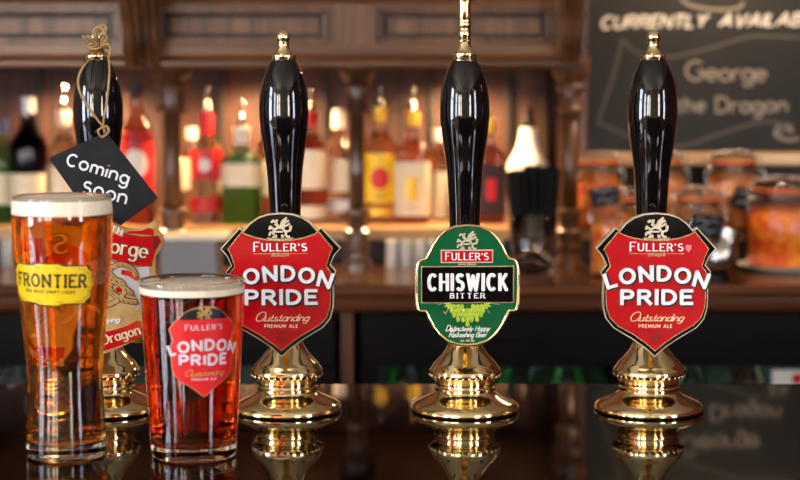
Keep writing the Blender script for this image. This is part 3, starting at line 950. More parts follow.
# --- banner clip of the far left pump
def clip_banner(e, cx):
    out = [(-8, 214), (4, 219), (16, 223), (25, 228), (38, 229.6), (48, 227), (58.5, 219.6), (60, 225), (59.5, 231), (64, 236), (65.5, 243), (62, 250), (57, 257), (56, 268), (58, 284), (56, 300), (50, 312), (42, 319), (44, 330), (42, 340), (30, 343),
           (24, 346), (10, 352), (-4, 356), (-20, 355), (-34, 347), (-44, 336), (-44, 322), (-50, 310), (-56, 296), (-58, 276), (-58, 258), (-62, 250), (-62, 238), (-58, 230), (-60, 220), (-48, 224), (-34, 222), (-20, 216)]
    o = to_local(out, cx)
    cl = MB().prism(o, YF - .001, YF + .008).build('pump_clip', 'tan', e)
    y = YF - .001
    def poly(pts, m, name, dep):
        return MB().prism(to_local(pts, cx), y - dep, y).build(name, m, cl)
    poly([(-50, 262), (50, 262), (52, 284), (48, 300), (38, 310), (-38, 310), (-48, 300), (-52, 284)], 'pale_grey', 'pale_field', .0006)
    poly([(-44, 284), (-10, 276), (26, 288), (40, 300), (36, 311), (-30, 312), (-44, 300)], 'tan', 'scroll_ground', .0009)
    # red banners
    poly([(-58, 246), (-40, 238), (-20, 232), (0, 231), (10, 229), (26, 233.6), (44, 236.6), (61, 236.2), (63.4, 242), (58, 250), (54.5, 262), (54, 266), (40, 266), (22, 262), (6, 257), (-10, 256), (-36, 262), (-54, 266)], 'red_enamel', 'red_banner', .0012)
    poly([(28, 233.2), (56, 236), (56, 229.6), (51, 228.2), (44, 231), (33, 231.2)], 'red_enamel', 'banner_fold', .0011)
    poly([(55, 238), (62.5, 239), (59, 249), (55, 252)], 'dark_red', 'banner_shade', .0014)
    letters('banner_lines', [[(6, 228.6 - 285), (28, 234 - 285), (44, 237.2 - 285), (61, 236.6 - 285)], [(-8, 257 - 285), (22, 262.6 - 285), (40, 266.6 - 285), (54, 266 - 285)]], .7,
            lambda a, b, o_=0: ((a + cx) * uxs, y - .0013 - o_, uz0 - b * uzs), 'shadow_letter', cl)
    poly([(-36, 334), (-10, 333), (10, 331), (26, 326.4), (38, 320.6), (42.5, 322), (43.5, 331), (43, 338), (34, 341), (20, 346), (4, 351), (-12, 353), (-34, 345)], 'red_enamel', 'red_banner', .0012)
    poly([(36, 338), (45, 336), (46, 342), (34, 344)], 'black_enamel', 'black_ribbon', .0013)
    wt = flat_warp(cx, y - .0012, radians(-9), 26, 261)
    # upper banner name
    aw = flat_warp(cx, y - .0012, radians(-9.5), 16, 252.6)
    letters('letter_shadow', text("St George", 15, 1.0, .2, serif=.1, width=88), 4.4,
            lambda a, b, o_=0: aw(a - 11, b + .0, o_), 'shadow_letter', cl, thin=.6, depth=.0002)
    letters('name_lettering', text("St George", 15, 1.0, .2, serif=.1, width=88), 2.6,
            lambda a, b, o_=0: aw(a - 11, b + .0, o_), 'cream_letter', cl, thin=.45, depth=.0006)
    rb = flat_warp(cx, y - .0012, radians(-24), 17, 231.4)
    letters('ribbon', [[(-9, 2.2), (9.5, 2.2)]], 8.0, rb, 'tan', cl, depth=.0006)
    letters('ribbon_lettering', text("TH", 5.0, 1.0, .4, serif=.14, width=11), 1.5, lambda a, b, o_=0: rb(a + 2, b, .001), 'white_letter', cl, thin=.5)
    lw = flat_warp(cx, y - .0012, radians(16), 14, 341.5)
    letters('name_lettering', text("& the Dragon", 9.6, .92, .2, serif=.1, width=76), 1.75,
            lambda a, b, o_=0: lw(a - 10, b + .0 , o_), 'cream_letter', cl, thin=.45, depth=.0006)
    # knight and dragon relief
    def rel(name, st, wd, m, dep):
        letters(name, st, wd, lambda a, b, o_=0: ((a + cx) * uxs, y - .0009 - o_, uz0 + (285 - b) * uzs), m, cl, depth=dep)
    coils = [spline([(-20, 300), (-4, 306), (14, 303), (26, 292), (22, 281), (12, 284), (14, 293), (26, 300), (38, 302)], 5),
             spline([(2, 262), (8, 268), (14, 276), (24, 286), (34, 294)], 5),
             spline([(10, 270), (22, 264), (33, 268), (38, 276)], 5),
             spline([(-34, 296), (-26, 280), (-14, 270), (-2, 276), (4, 288)], 5),
             spline([(-26, 262), (-22, 270), (-30, 282)], 4)]
    rel('dragon_outline', coils, 6.0, 'shadow_letter', .0006)
    rel('dragon_body', coils, 4.4, 'tan', .0010)
    rel('dragon_scales', [[(a, b), (a + 2.6, b + 2.6)] for c_ in coils for a, b in c_[::2]], .7, 'shadow_letter', .0012)
    rel('red_saddle', [spline([(24, 272), (32, 274), (40, 279)], 4), spline([(18, 290), (24, 289)], 3)], 5, 'red_enamel', .0009)
    letters('small_lettering', text("Slaying", 4.6, 1, .18, slant=.35, first=1.2, width=24), 1.0, flat_warp(cx, y - .0012, radians(3), 8, 322), 'white_letter', cl, depth=.0004)


PG = None
Xp = [xat(105, D0), xat(287.5, D0), xat(465, D0), xat(648.5, D0)]
p1 = pump((Xp[0], 0, BT), 'beer pump with tan and red banner badge, behind the two pints', None, lean=-.35)
finial(p1); bracket(p1); clip_banner(p1, 7)
p2 = pump((Xp[1], 0, BT), 'beer pump with red shield badge, standing beside the shorter pint', None, lean=-.3)
finial(p2); bracket(p2); clip_lp(p2, -1.0)
p3 = pump((Xp[2], 0, BT), 'beer pump with green oval badge and tall brass finial', None, lean=-.25)
finial(p3, True); bracket(p3); clip_green(p3, .2)
p4 = pump((Xp[3], 0, BT), 'beer pump with red shield badge, in front of the large chalkboard', None, lean=0.0)
finial(p4); bracket(p4); cl4 = clip_lp(p4, -3.6)
shf = flat_warp(-3.6, YF - .0040, 0, 31.5, 248)
mb = MB(); mb.add([shf(a, b, .0005) for a, b in [(-3, 3.4), (3, 3.4), (2.8, -.5), (0, -4), (-2.8, -.5)]], [(0, 1, 2, 3, 4)])
mb.build('small_shield', mat('pink_enamel', (226, 120, 128), .4), cl4, fixn=False)

# ------------------------------------------------------------------ hanging slate sign
sd = 1.489
def sp(px, py, d=sd): return Vector((xat(px, d, zat(py, d)), yw(d), BT + zat(py, d)))
sg = empty('hanging_slate_sign', sp(103, 180), 'small black slate hung by twine, chalked coming soon', 'sign')
o_ = sp(103, 180)
pts = [(106, 132), (158, 198), (105, 237), (49, 158)]
P3 = [sp(*p) - o_ for p in pts]
bd = MB().prism([(p.x, p.z) for p in P3], -.0015, .0015).build('slate', 'slate', sg)
def sgw(ox, oy, rot):
    b0 = sp(ox, oy) - o_
    k = pxs(sd)
    def f(x, y, o=0.0):
        return (b0.x + (x * cos(rot) - y * sin(rot)) * k, -.0017 - o, b0.z + (x * sin(rot) + y * cos(rot)) * k)
    return f
random.seed(3)
letters('chalk_lettering', text("Coming", 13.5, .82, .19, first=.85, wobble=.03, width=63), 2.1, sgw(97, 174, radians(-18)), 'chalk', sg)
letters('chalk_lettering', text("Soon", 15, .95, .2, first=.78, wobble=.02, width=44), 2.1, sgw(104, 198, radians(-15)), 'chalk', sg)
tw = MB()
def q(px, py, dd=0.0): return sp(px, py, sd + dd) - o_
def twine(pts, r=.0011, n=6): tw.tube(spline([tuple(p) for p in pts], n), r, 7)
twine([q(92, 57, .028), q(84, 66, .014), q(78.5, 78, .004), q(80, 92, -.002), q(88, 107, -.004), q(97, 119, -.003), q(103, 127, -.003), q(104.5, 133, -.003)])
twine([q(108, 56, .028), q(109.5, 66, .014), q(109, 82, .002), q(107, 100, -.003), q(104, 118, -.004), q(103, 127, -.003)])
twine([q(103, 127, -.004), q(98, 131, -.005), q(102, 137, -.005), q(109, 131, -.005), q(106, 126, -.004), q(103, 129, -.004)])
# wraps round the ferrule neck and the bow
neck = q(98.5, 46, .04)
R_ = .0085
for k in range(4):
    ring = [(neck.x + (R_ + .0006 * k) * cos(a * pi / 8), neck.y + (R_ + .0006 * k) * sin(a * pi / 8), neck.z + .0018 * (k - 1) + .0012 * sin(a + k)) for a in range(17)]
    tw.tube(ring, .0011, 7)
twine([q(100, 46, .028), q(94, 40, .022), q(88, 36, .02), q(84, 38, .02), q(90, 41, .022), q(98, 42, .026)])
twine([q(98, 44, .028), q(93, 33, .024), q(98, 27, .022), q(104, 31, .022), q(103, 40, .026)])
twine([q(100, 44, .026), q(106, 30, .022), q(103, 25, .022), q(96, 30, .024), q(98, 42, .028)])
twine([q(101, 46, .026), q(108, 44, .02), q(111, 50, .02), q(108, 58, .022)])
twine([q(100, 46, .027), q(90, 39, .018), q(82, 36, .016)])
twine([q(102, 44, .026), q(107, 38, .02), q(104, 33, .02), q(99, 36, .024)])
tw.build('twine', 'jute', sg)

# ================================================================== BEERS
def revolve_glass(name, cx, base_py, prof_px, axis_d, label, beer_m, beer_top, wall=2.4, base_t=9.0, rim_py=None):
    pass


def pint(name, px, label, d, outer, base_t, wall, fill_py, foam_py, beer_m):
    """outer: (radius px, row py) list from base to rim"""
    k = pxs(d, .08)
    zb = zat(outer[0][1], d)
    x = xat(px, d, 0)
    e = empty(name, (x, yw(d), BT), label, 'beer glass')
    z = lambda py: max(0, zat(py, d) - zb)
    op = spline([(r * k, z(y)) for r, y in outer], 5)
    rim = op[-1]
    def rout(zz):
        for a, b in zip(op, op[1:]):
            if a[1] <= zz <= b[1]:
                t = (zz - a[1]) / max(1e-9, b[1] - a[1])
                return a[0] + (b[0] - a[0]) * t
        return op[-1][0]
    wl = wall
    inner = [(max(p[0] - wl, .001), p[1]) for p in op if p[1] > base_t + .002]
    prof = [(0, .0015), (op[0][0] * .82, .0012), (op[0][0] * .93, 0.0)] + [(op[0][0], .0015)] + op[2:] + [(rim[0] - wl * .5, rim[1] + wl * .4)] + inner[::-1] + [(inner[0][0] - .002, base_t + .001), (inner[0][0] * .6, base_t), (0, base_t)]
    g = MB().lathe(prof, 220).build('glass_wall', 'glass', e)
    zf, zt = z(fill_py), z(foam_py)
    ov = .0002
    bi = [(r + ov, zz) for r, zz in inner if zz < zf]
    bp = [(0, base_t - ov), (inner[0][0] * .6, base_t - ov), (inner[0][0] - .002 + ov, base_t + .001 - ov)] + bi + [(rout(zf) - wl + ov, zf), (0, zf)]
    br = MB().lathe(bp, 220).build('beer', beer_m, e)
    fi = [(r + wl + ov, zz) for r, zz in inner if zf + .0002 < zz < zt - .002]
    fp = [(0, zf + .0001), (rout(zf) + ov, zf + .0001)] + fi + [(rout(zt - .002) + ov, zt - .002), (rout(zt - .001) - wl + ov, zt - .001), (rout(zt) - wl - .002, zt), (rout(zt) * .5, zt + .0015), (0, zt + .002)]
    MB().lathe(fp, 64).build('foam', 'foam', e)
    mb = MB()
    for i in range(90):
        zz = random.uniform(base_t + .004, zf - .004)
        rr = (rout(zz) - wl - .002) * sqrt(random.uniform(.3, .98)); a = random.uniform(0, 2 * pi)
        mb.sphere((rr * cos(a), rr * sin(a), zz), random.uniform(.0003, .0008), 6, 4)
    tag(mb.build('bubbles', 'bubble', br), kind='stuff')
    return e, rout, k, z


def wrap(rout, k, z, ang0, oy, off=.0004, rot=0.0):
    """(x px along the surface, y px up) relative to row oy -> on the glass"""
    def f(x, y, o=0.0):
        c, s = cos(rot), sin(rot)
        x, y = x * c - y * s, x * s + y * c
        zz = z(oy - y)
        r = rout(zz) + off + o
        a = -pi / 2 + ang0 + x * k / rout(z(oy))
        return (r * cos(a), r * sin(a), zz)
    return f


def scanfill(right, warp, rows=40, cols=24, left=None):
    """symmetric outline [(halfwidth, y up)] top to bottom as a curved sheet"""
    ys = [p[1] for p in right]
    def hw(y):
        for a, b in zip(right, right[1:]):
            if b[1] <= y <= a[1] and a[1] - b[1] > 1e-9:
                t = (a[1] - y) / (a[1] - b[1])
                return a[0] + (b[0] - a[0]) * t
        return right[-1][0]
    vs = []; fs = []
    for i in range(rows + 1):
        y = ys[0] + (ys[-1] - ys[0]) * i / rows
        y = min(max(y, ys[-1] + 1e-6), ys[0] - 1e-6)
        h = hw(y)
        for j in range(cols + 1):
            vs.append(warp(-h + 2 * h * j / cols, y, 0))
    for i in range(rows):
        for j in range(cols):
            a = i * (cols + 1) + j
            fs.append((a, a + 1, a + cols + 2, a + cols + 1))
    return MB().add(vs, fs, True)


gd = 1.338
# tall lager
fr, rout, k, z = pint('lager_glass', 66.5, 'tall curved glass of pale amber lager with yellow label, thick white head', gd,
                      [(38.5, 456), (39.8, 450), (39.4, 430), (37.6, 395), (37.2, 370), (39.5, 345), (42.8, 310), (45.6, 285), (48.2, 255), (49.4, 228), (49.2, 209), (47.6, 196.5)], .0115, .0016, 214, 197.4, 'lager')
lab = [(9, 20), (13, 19), (30, 18.8), (33.5, 18), (35, 16.2), (35.3, 14.4), (38.4, 13.6), (39.6, 11), (39, 7), (40.2, 3), (41.5, 0)]
lab = lab + [(a, -b) for a, b in lab[:-1][::-1]]
lab = [(a * 1.08, b) for a, b in lab]
A0 = radians(-7)
sf_ = scanfill([(a + 1.2, b * 1.06) for a, b in lab], wrap(rout, k, z, A0, 280, .0003, radians(-1.5))).build('label_border', 'brown_print', fr, fixn=False)
scanfill(lab, wrap(rout, k, z, A0, 280, .0005, radians(-1.5))).build('yellow_label', 'yellow_print', fr, fixn=False)
letters('label_lettering', text("FRONTIER", 11.5, .78, .3, serif=.13, width=72), 2.2, wrap(rout, k, z, A0, 281.8, .0008, radians(-1.5)), 'brown_print', fr)
letters('small_lettering', text("NEW WAVE CRAFT LAGER", 2.8, .9, .42, width=50), .6, wrap(rout, k, z, A0, 288.2, .0008, radians(-1.5)), 'brown_print', fr)
inn = [[(sx_ * (a - 2.6), b * .86) for a, b in lab] for sx_ in (-1, 1)]
letters('label_line', inn, .45, wrap(rout, k, z, A0, 280, .0007, radians(-1.5)), 'brown_print', fr)

# shorter red ale
al, rout, k, z = pint('ale_glass', 194, 'shorter straight pint of red ale with red shield print, thin pale head', gd,
                      [(41, 456), (42.6, 451), (43.4, 440), (45.4, 405), (47.4, 370), (49.4, 335), (51.2, 301), (52.6, 280)], .0105, .0018, 292.5, 283.5, 'ale')
sc = .65
def shp(pts, dy=0): return [(a * sc, (285 - b) * sc + dy) for a, b in pts]
WR = lambda off, oy=0: wrap(rout, k, z, radians(20), 347 + oy, off)
black = shp([(0.5, 215), (12, 216.3), (22, 219.5), (30, 225), (36, 232), (38, 238), (38, 244)])
scanfill([(a + .9, b + (.9 if i < 2 else 0)) for i, (a, b) in enumerate(black)], WR(.0003), 12).build('arc_border', 'tan', al, fixn=False)
scanfill(black, WR(.0005), 12).build('black_arc', 'black_print', al, fixn=False)
# the red field with its shallow dip at the top
fld = shp([(39, 233.5), (43, 238), (51.5, 248.6), (48, 256), (45, 266), (49.5, 272), (48.5, 281), (49.2, 295), (48.4, 307), (45, 317), (37, 325), (21, 334), (9, 342.5), (0.5, 350)])
scanfill([(a + 1, b) for a, b in fld], WR(.0006), 40).build('shield_border', 'tan', al, fixn=False)
scanfill(fld, WR(.0008), 40).build('red_shield', 'red_print', al, fixn=False)
letters('emblem', [[(a * .6, b * .6) for a, b in p] for p in GRIFFIN], 1.3, wrap(rout, k, z, radians(20), 311, .0010), 'tan', al)
letters('maker_lettering', text("FULLER'S", 4.6, .85, .36, serif=.1, first=1.2, width=36), .9, wrap(rout, k, z, radians(20), 323.5, .0012), 'white_print', al, thin=.6)
base_w = wrap(rout, k, z, radians(20), 343, .0013)
def arcw(x, y, o=0.0):
    R = 105; a = x / R
    return base_w((R + y) * sin(a), (R + y) * cos(a) - R, o)
letters('name_lettering', text("LONDON", 9.4, .92, .34, width=66), 2.7, arcw, 'white_print', al)
letters('name_lettering', text("PRIDE", 9.2, 1.0, .34, width=46), 2.7, wrap(rout, k, z, radians(20), 357.5, .0013), 'white_print', al)
letters('script_lettering', text("Outstanding", 4.8, 1.0, .16, slant=.45, first=1.3, script=True, width=38), .7, wrap(rout, k, z, radians(20), 368.5, .0013), 'tan', al)
letters('small_lettering', text("PREMIUM ALE", 2.2, .9, .4, width=24), .45, wrap(rout, k, z, radians(20), 373, .0013), 'white_print', al)

# ================================================================== SPIRIT BOTTLES
def glassm(name, col, dens): 
    M[name] = lit_glass(name, col, dens)
glassm('green_glass', (60, 222, 96), 40); glassm('dark_glass', (16, 20, 14), 120)
glassm('clear_spirit', (235, 235, 225), 3); glassm('amber_spirit', (240, 170, 60), 30); glassm('red_spirit', (226, 90, 40), 34)
glassm('gold_spirit', (240, 190, 70), 18)
for nm, c in dict(lb_cream=(238, 224, 190), lb_white=(240, 236, 226), lb_red=(196, 26, 30), lb_yellow=(244, 204, 24), lb_dark=(40, 24, 30), cap_red=(196, 20, 26), cap_silver=(170, 170, 172), cap_white=(236, 230, 214), cap_navy=(24, 30, 66), cap_gold=(214, 170, 60), lb_green=(26, 110, 60)).items():
    M[nm] = mat(nm, c, .4, metal=(.8 if nm in ('cap_silver', 'cap_gold') else 0))

SH = {  # (radius fraction, height fraction) silhouettes
    'round': [(.9, 0), (1, .02), (1, .62), (.96, .66), (.8, .71), (.5, .76), (.36, .8), (.33, .84), (.33, .97), (.36, .975), (.36, 1)],
    'square': [(.95, 0), (1, .02), (1, .66), (.97, .69), (.6, .72), (.4, .745), (.36, .78), (.35, .97), (.38, .975), (.38, 1)],
    'wine': [(.9, 0), (1, .02), (1, .58), (.97, .63), (.84, .68), (.55, .74), (.42, .79), (.38, .85), (.37, .97), (.4, .975), (.4, 1)],
    'slim': [(.9, 0), (1, .02), (1, .55), (.93, .63), (.72, .7), (.5, .77), (.38, .84), (.35, .97), (.38, .975), (.38, 1)],
}


def bottle(px, d, wpx, top_py, shape, glass, label, labels=(), cap=None, pourer=False, capfrac=.12, zbase=sh_z):
    k = pxs(d, .15)
    r = wpx * k / 2
    z0 = zbase + .0003
    ht = zat(top_py, d) - z0
    e = empty('spirit_bottle', (xat(px, d, .12), yw(d), BT + z0), label, 'bottle', 'spirit bottles on the back shelf')
    pr = SH[shape]
    pp = [(a * r, b * ht) for a, b in pr]
    sq = (lambda a, z: 1.0) if shape != 'square' else (lambda a, z: 1.0 if z > ht * .7 else min(1.16, 1 / max(abs(cos(a)), abs(sin(a)))) * .97)
    MB().lathe([(0, 0)] + pp + [(0, ht)], 40, rfun=sq).build('bottle_body', glass, e)
    def rr(z):
        for a, b in zip(pp, pp[1:]):
            if a[1] <= z <= b[1]: return a[0] + (b[0] - a[0]) * (z - a[1]) / max(1e-9, b[1] - a[1])
        return pp[-1][0]
    for (y0, y1, m, spot) in labels:        # rows top, bottom
        za, zb = zat(y1, d - r) - z0, zat(y0, d - r) - z0
        mb = MB(); seg = 28; n = 5
        vs = []; fs = []
        for i in range(n + 1):
            z_ = za + (zb - za) * i / n
            for j in range(seg + 1):
                a = -pi / 2 + radians(75) * (2 * j / seg - 1)
                R = rr(z_) * sq(a, z_) + .0005
                vs.append((R * cos(a), R * sin(a), z_))
        for i in range(n):
            for j in range(seg):
                a = i * (seg + 1) + j
                fs.append((a, a + 1, a + seg + 2, a + seg + 1))
        lb = mb.add(vs, fs, True).build('label', m, e, fixn=False)
        if spot:
            zc = (za + zb) / 2; R = rr(zc) * 1.0 + .0012
            mb = MB()
            h2 = (zb - za) * .23
            vs = [(0, -R, zc)]; fs = []
            for q_ in (1, 2, 3):
                for t in range(16):
                    a = t * pi / 8
                    u = h2 * .9 * cos(a) * q_ / 3 / R
                    vs.append((R * sin(u), -R * cos(u), zc + h2 * sin(a) * q_ / 3))
            for t in range(16):
                t2 = (t + 1) % 16
                fs.append((0, 1 + t, 1 + t2))
                for q_ in (0, 1):
                    fs.append((1 + q_ * 16 + t, 1 + q_ * 16 + 16 + t, 1 + q_ * 16 + 16 + t2, 1 + q_ * 16 + t2))
            mb.add(vs, fs).build('label_emblem', spot, lb, fixn=False)
            mb = MB()
            for q_ in range(3):
                zz = za + (zb - za) * (.08 + .06 * q_)
                for s_ in range(8):
                    u = (-.5 + s_ / 8.0)
                    mb.add([(R * sin(u), -R * cos(u), zz), (R * sin(u + .09), -R * cos(u + .09), zz), (R * sin(u + .09), -R * cos(u + .09), zz + .0012), (R * sin(u), -R * cos(u), zz + .0012)], [(0, 1, 2, 3)])
            mb.build('label_print', 'lb_dark', lb, fixn=False)
    if cap:
        c0 = ht * (1 - capfrac)
        rc = r * .42
        sharp(MB().lathe([(rr(c0) + .0006, c0), (rc, ht * .96), (rc, ht + .001), (0, ht + .001)], 24).build('cap', cap, e))
    if pourer:
        t = ht + .001
        MB().lathe([(0, t), (r * .3, t), (r * .22, t + .006), (.0035, t + .014), (.003, t + .022)], 16).build('pourer', 'steel', e)
        MB().tube([(0, 0, t + .02), (.001, 0, t + .03), (.003, -.003, t + .045)], .0026, 8).build('pourer_spout', 'steel', e)
    return e


BD = 2.93
bottle(3, 2.96, 30, 120, 'wine', 'green_glass', 'green bottle with pale label at the far left end of the shelf', [(174, 205, 'lb_cream', None)], 'cap_navy')
bottle(29, BD, 38, 98, 'wine', 'dark_glass', 'near-black wine-shaped bottle with cream label and silver cap', [(174, 207, 'lb_cream', None)], 'cap_silver')
bottle(65, 2.95, 34, 112, 'round', 'clear_spirit', 'clear bottle with slim pourer and cream label, left of the slate sign', [(166, 206, 'lb_cream', None)], 'cap_white', True)
bottle(97, 2.95, 32, 108, 'round', 'amber_spirit', 'amber bottle standing directly behind the hanging slate sign', [(160, 200, 'lb_white', None)], 'cap_gold')
bottle(138, 2.90, 34, 84, 'slim', 'red_spirit', 'bottle with navy and white neck and red shoulders, right of the slate', [(132, 196, 'lb_red', 'cap_white')], 'cap_navy', False, .06)
bottle(192, 2.99, 26, 128, 'square', 'gold_spirit', 'small pale yellow bottle just right of the left column', [(158, 190, 'lb_cream', None)], 'cap_white')
bottle(207, BD, 33, 112, 'round', 'clear_spirit', 'clear bottle with bright red cap and round red label', [(150, 180, 'lb_red', 'lb_white'), (198, 212, 'lb_red', None)], 'cap_red', True, .2)
bottle(242, BD, 40, 128, 'square', 'green_glass', 'green square gin bottle with wide cream label', [(164, 187, 'lb_cream', None)], 'cap_white', True, .16)
bottle(272, 2.97, 30, 112, 'round', 'amber_spirit', 'amber bottle hidden behind the handle of the left red shield pump', [(160, 196, 'lb_white', None)], 'cap_red')
bottle(311, BD, 35, 112, 'round', 'red_spirit', 'red-brown whisky bottle with tall cream label, left of the middle column', [(150, 189, 'lb_cream', None), (206, 219, 'lb_cream', None)], 'cap_red', True)
bottle(339, 2.97, 30, 110, 'slim', 'clear_spirit', 'clear bottle with white neck and cream label, touching the middle column', [(160, 192, 'lb_cream', None), (200, 212, 'lb_white', None)], 'cap_white', False, .16)
bottle(380, BD, 35, 108, 'round', 'gold_spirit', 'golden rum bottle with yellow label and red circle, right of the middle column', [(154, 203, 'lb_yellow', 'lb_red'), (208, 216, 'cap_gold', None)], 'cap_gold', True)
bottle(412, BD, 36, 113, 'square', 'amber_spirit', 'square amber bottle with big cream picture label, left of the green badge pump', [(162, 216, 'lb_cream', 'cap_gold')], 'cap_gold', True)
bottle(438, 2.97, 27, 130, 'round', 'gold_spirit', 'narrow bottle with pale label, half behind the green badge pump handle', [(172, 218, 'lb_cream', None)], 'cap_white')
bottle(462, 2.95, 26, 122, 'round', 'clear_spirit', 'clear bottle directly behind the green badge pump handle', [(170, 206, 'lb_white', None)], 'cap_silver')
bottle(490, BD, 30, 120, 'square', 'red_spirit', 'dark red bottle with picture label, right of the green badge pump handle', [(165, 214, 'lb_dark', 'lb_red')], 'cap_gold')
# white porcelain bottle
d = 2.97
k = pxs(d, .15)
e = empty('porcelain_bottle', (xat(528, d, .12), yw(d), BT + sh_z + .0003), 'white bell-shaped porcelain bottle with black stopper, behind the straws', 'bottle')
zt = zat(128, d) - sh_z; zs = zat(160, d) - sh_z
sharp(MB().lathe([(0, 0), (20 * k, 0), (21 * k, .004), (21 * k, zs - .01), (18.5 * k, zs), (14 * k, zs + .012), (10.5 * k, zs + .026), (8.6 * k, zt - .012), (8.2 * k, zt), (0, zt)], 40).build('bottle_body', 'ceramic', e), 50)
MB().lathe([(0, zt + .0002), (5.4 * k, zt + .0002), (5.4 * k, zt + .016), (4.6 * k, zt + .018), (4.6 * k, zt + .03), (5.2 * k, zt + .034), (0, zt + .036)], 24).build('stopper', 'black_plastic', e)

# tumbler of black straws on the counter
d = 2.64
k = pxs(d, .05)
cx_ = xat(533, d, .03)
tb = empty('straw_tumbler', (cx_, yw(d), BT + .0003), 'clear glass tumbler holding a bundle of black straws', 'tumbler')
zr = zat(214, d)
MB().lathe([(0, 0), (20 * k, 0), (21 * k, .003), (25 * k, zr), (24 * k, zr + .0008), (22.8 * k, zr), (19 * k, .012), (0, .010)], 40).build('glass_wall', 'glass', tb)
s0 = None
rad0 = 15.5 * k; rad1 = 26 * k
cnt = 0
for ring, num in ((0.0, 1), (.36, 6), (.68, 12), (1.0, 19)):
    for i in range(num):
        a = 2 * pi * i / num + ring
        b0 = Vector((cx_ + rad0 * ring * cos(a), yw(d) + rad0 * ring * sin(a), BT + .0112))
        tl = .172 - random.uniform(0, .012) if ring < .9 else .166 - random.uniform(0, .01)
        tp = Vector((cx_ + rad1 * ring * cos(a + .04), yw(d) + rad1 * ring * sin(a + .04), BT + tl))
        if s0 is None:
            m_ = MB()
            m_.lathe([(.0040, 0), (.0040, 1), (.0034, 1), (.0034, .0)], 12, closed=True)
            s0 = tag(m_.build('drinking_straw', 'black_plastic'), 'black drinking straw standing in the clear tumbler', 'straw', 'black straws in the tumbler')
            sharp(s0)
            s_ = s0
        else:
            s_ = s0.copy(); C.objects.link(s_)
        v = tp - b0
        s_.location = b0
        s_.rotation_mode = 'QUATERNION'
        s_.rotation_quaternion = Vector((0, 0, 1)).rotation_difference(v.normalized())
        s_.scale = (1, 1, v.length)

# row of upturned shot glasses in front of the shelf
g0 = None
d = 2.745
for px in (8, 22, 392, 406, 420, 434, 449, 482, 497):
    x = xat(px, d, .02)
    if g0 is None:
        k = pxs(d)
        g0 = tag(MB().lathe([(0, .030), (6.2 * k, .030), (6.6 * k, .031), (6.6 * k, 0), (6.0 * k, 0), (5.2 * k, .027), (0, .027)][::-1] if False else
                 [(0, .044), (5.2 * k, .044), (5.6 * k, .043), (6.4 * k, 0), (5.8 * k, 0), (4.9 * k, .036), (0, .037)], 28).build('shot_glass', 'frosted'),
                 'small upturned shot glass on the counter below the bottle shelf', 'glass', 'shot glasses below the bottle shelf')
        g = g0
    else:
        g = g0.copy(); C.objects.link(g)
    g.location = (x, yw(d), BT + .0003)

# grey box with a cream top
d = 2.62
e = empty('till_box', (0, yw(d), BT), 'low grey box with cream top behind the shorter pint', 'box')
xa, xb = xat(160, d, .03), xat(217, d, .03)
zt = zat(240, d)
MB().box(xa, xb, 0, .075, .0005, zt - .001, bev=.002).build('box_body', 'grey_box', e)
MB().box(xa - .002, xb + .016, -.003, .079, zt - .0005, zt + .008, bev=.002).build('box_top', 'cream_top', e)


# ================================================================== CHALKBOARD
cd = 2.86
bx0 = xat(588, cd, .3); bx1 = 1.05
zb0 = zat(152, cd); zb1 = .62
cbd = empty('chalkboard', (0, yw(cd), BT), 'large black chalkboard in wooden frame, chalked with the available beers', 'chalkboard')
MB().box(bx0, bx1, 0, .012, zb0, zb1).build('board', 'chalk_board', cbd)
fw = 7 * pxs(cd)
mb = MB()
mb.box(bx0 - fw, bx0, -.006, .016, zb0 - .02, zb1 + .02, bev=.002)
mb.box(bx1, bx1 + fw, -.006, .016, zb0 - .02, zb1 + .02, bev=.002)
mb.box(bx0, bx1, -.006, .016, zb1, zb1 + .02, bev=.002)
mb.build('board_frame', 'counter', cbd)
MB().box(bx0, bx1, -.022, .016, zb0 - .022, zb0 - .0002, bev=.003).build('chalk_ledge', 'shelf_pale', cbd)
def cw(ox, oy, rot=0.0):
    k = pxs(cd, .3)
    x0 = xat(ox, cd, .3); z0_ = zat(oy, cd)
    def f(x, y, o=0.0):
        return (x0 + (x * cos(rot) - y * sin(rot)) * k, -.0008 - o, z0_ + (x * sin(rot) + y * cos(rot)) * k)
    return f
random.seed(11)
letters('title_lettering', text("CURRENTLY", 11.5, .9, .2, slant=.25, wobble=.02, width=104), 2.9, cw(652, 27.5, radians(1)), 'chalk_title', cbd)
letters('title_lettering', text("AVAILABLE", 11.5, .75, .18, slant=.25, wobble=.02, width=102), 2.7, cw(769, 25.5, radians(1)), 'chalk_title', cbd)
letters('beer_lettering', text("George", 16.5, 1.05, .12, first=1.12, wobble=.04, width=80), 2.8, cw(726, 80, radians(0)), 'chalk_old', cbd)
letters('beer_lettering', text("St", 15, .8, .12, width=19), 2.8, cw(657, 80), 'chalk_old', cbd)
letters('beer_lettering', text("the", 15, .8, .2, wobble=.03, width=28), 2.8, cw(691, 112, radians(2)), 'chalk_old', cbd)
letters('beer_lettering', text("Dragon", 15, 1, .17, wobble=.03, width=70), 2.8, cw(752, 112, radians(1)), 'chalk_old', cbd)
def pxline(pts, n=8): 
    return spline([(a - 700, 75 - b) for a, b in pts], n)
letters('banner_drawing', [pxline([(622, 40), (612, 80), (598, 122)]), pxline([(622, 40), (640, 54), (670, 57), (710, 48), (750, 37), (800, 38)]),
                            pxline([(598, 122), (640, 140), (680, 146), (720, 134), (760, 122), (790, 124)])], 3.0, cw(700, 75), 'chalk_faint', cbd)
letters('curl_drawing', [pxline([(680, 0), (690, 6), (712, 10), (735, 9), (742, 3)])], 3.0, cw(700, 75), 'chalk_old', cbd)
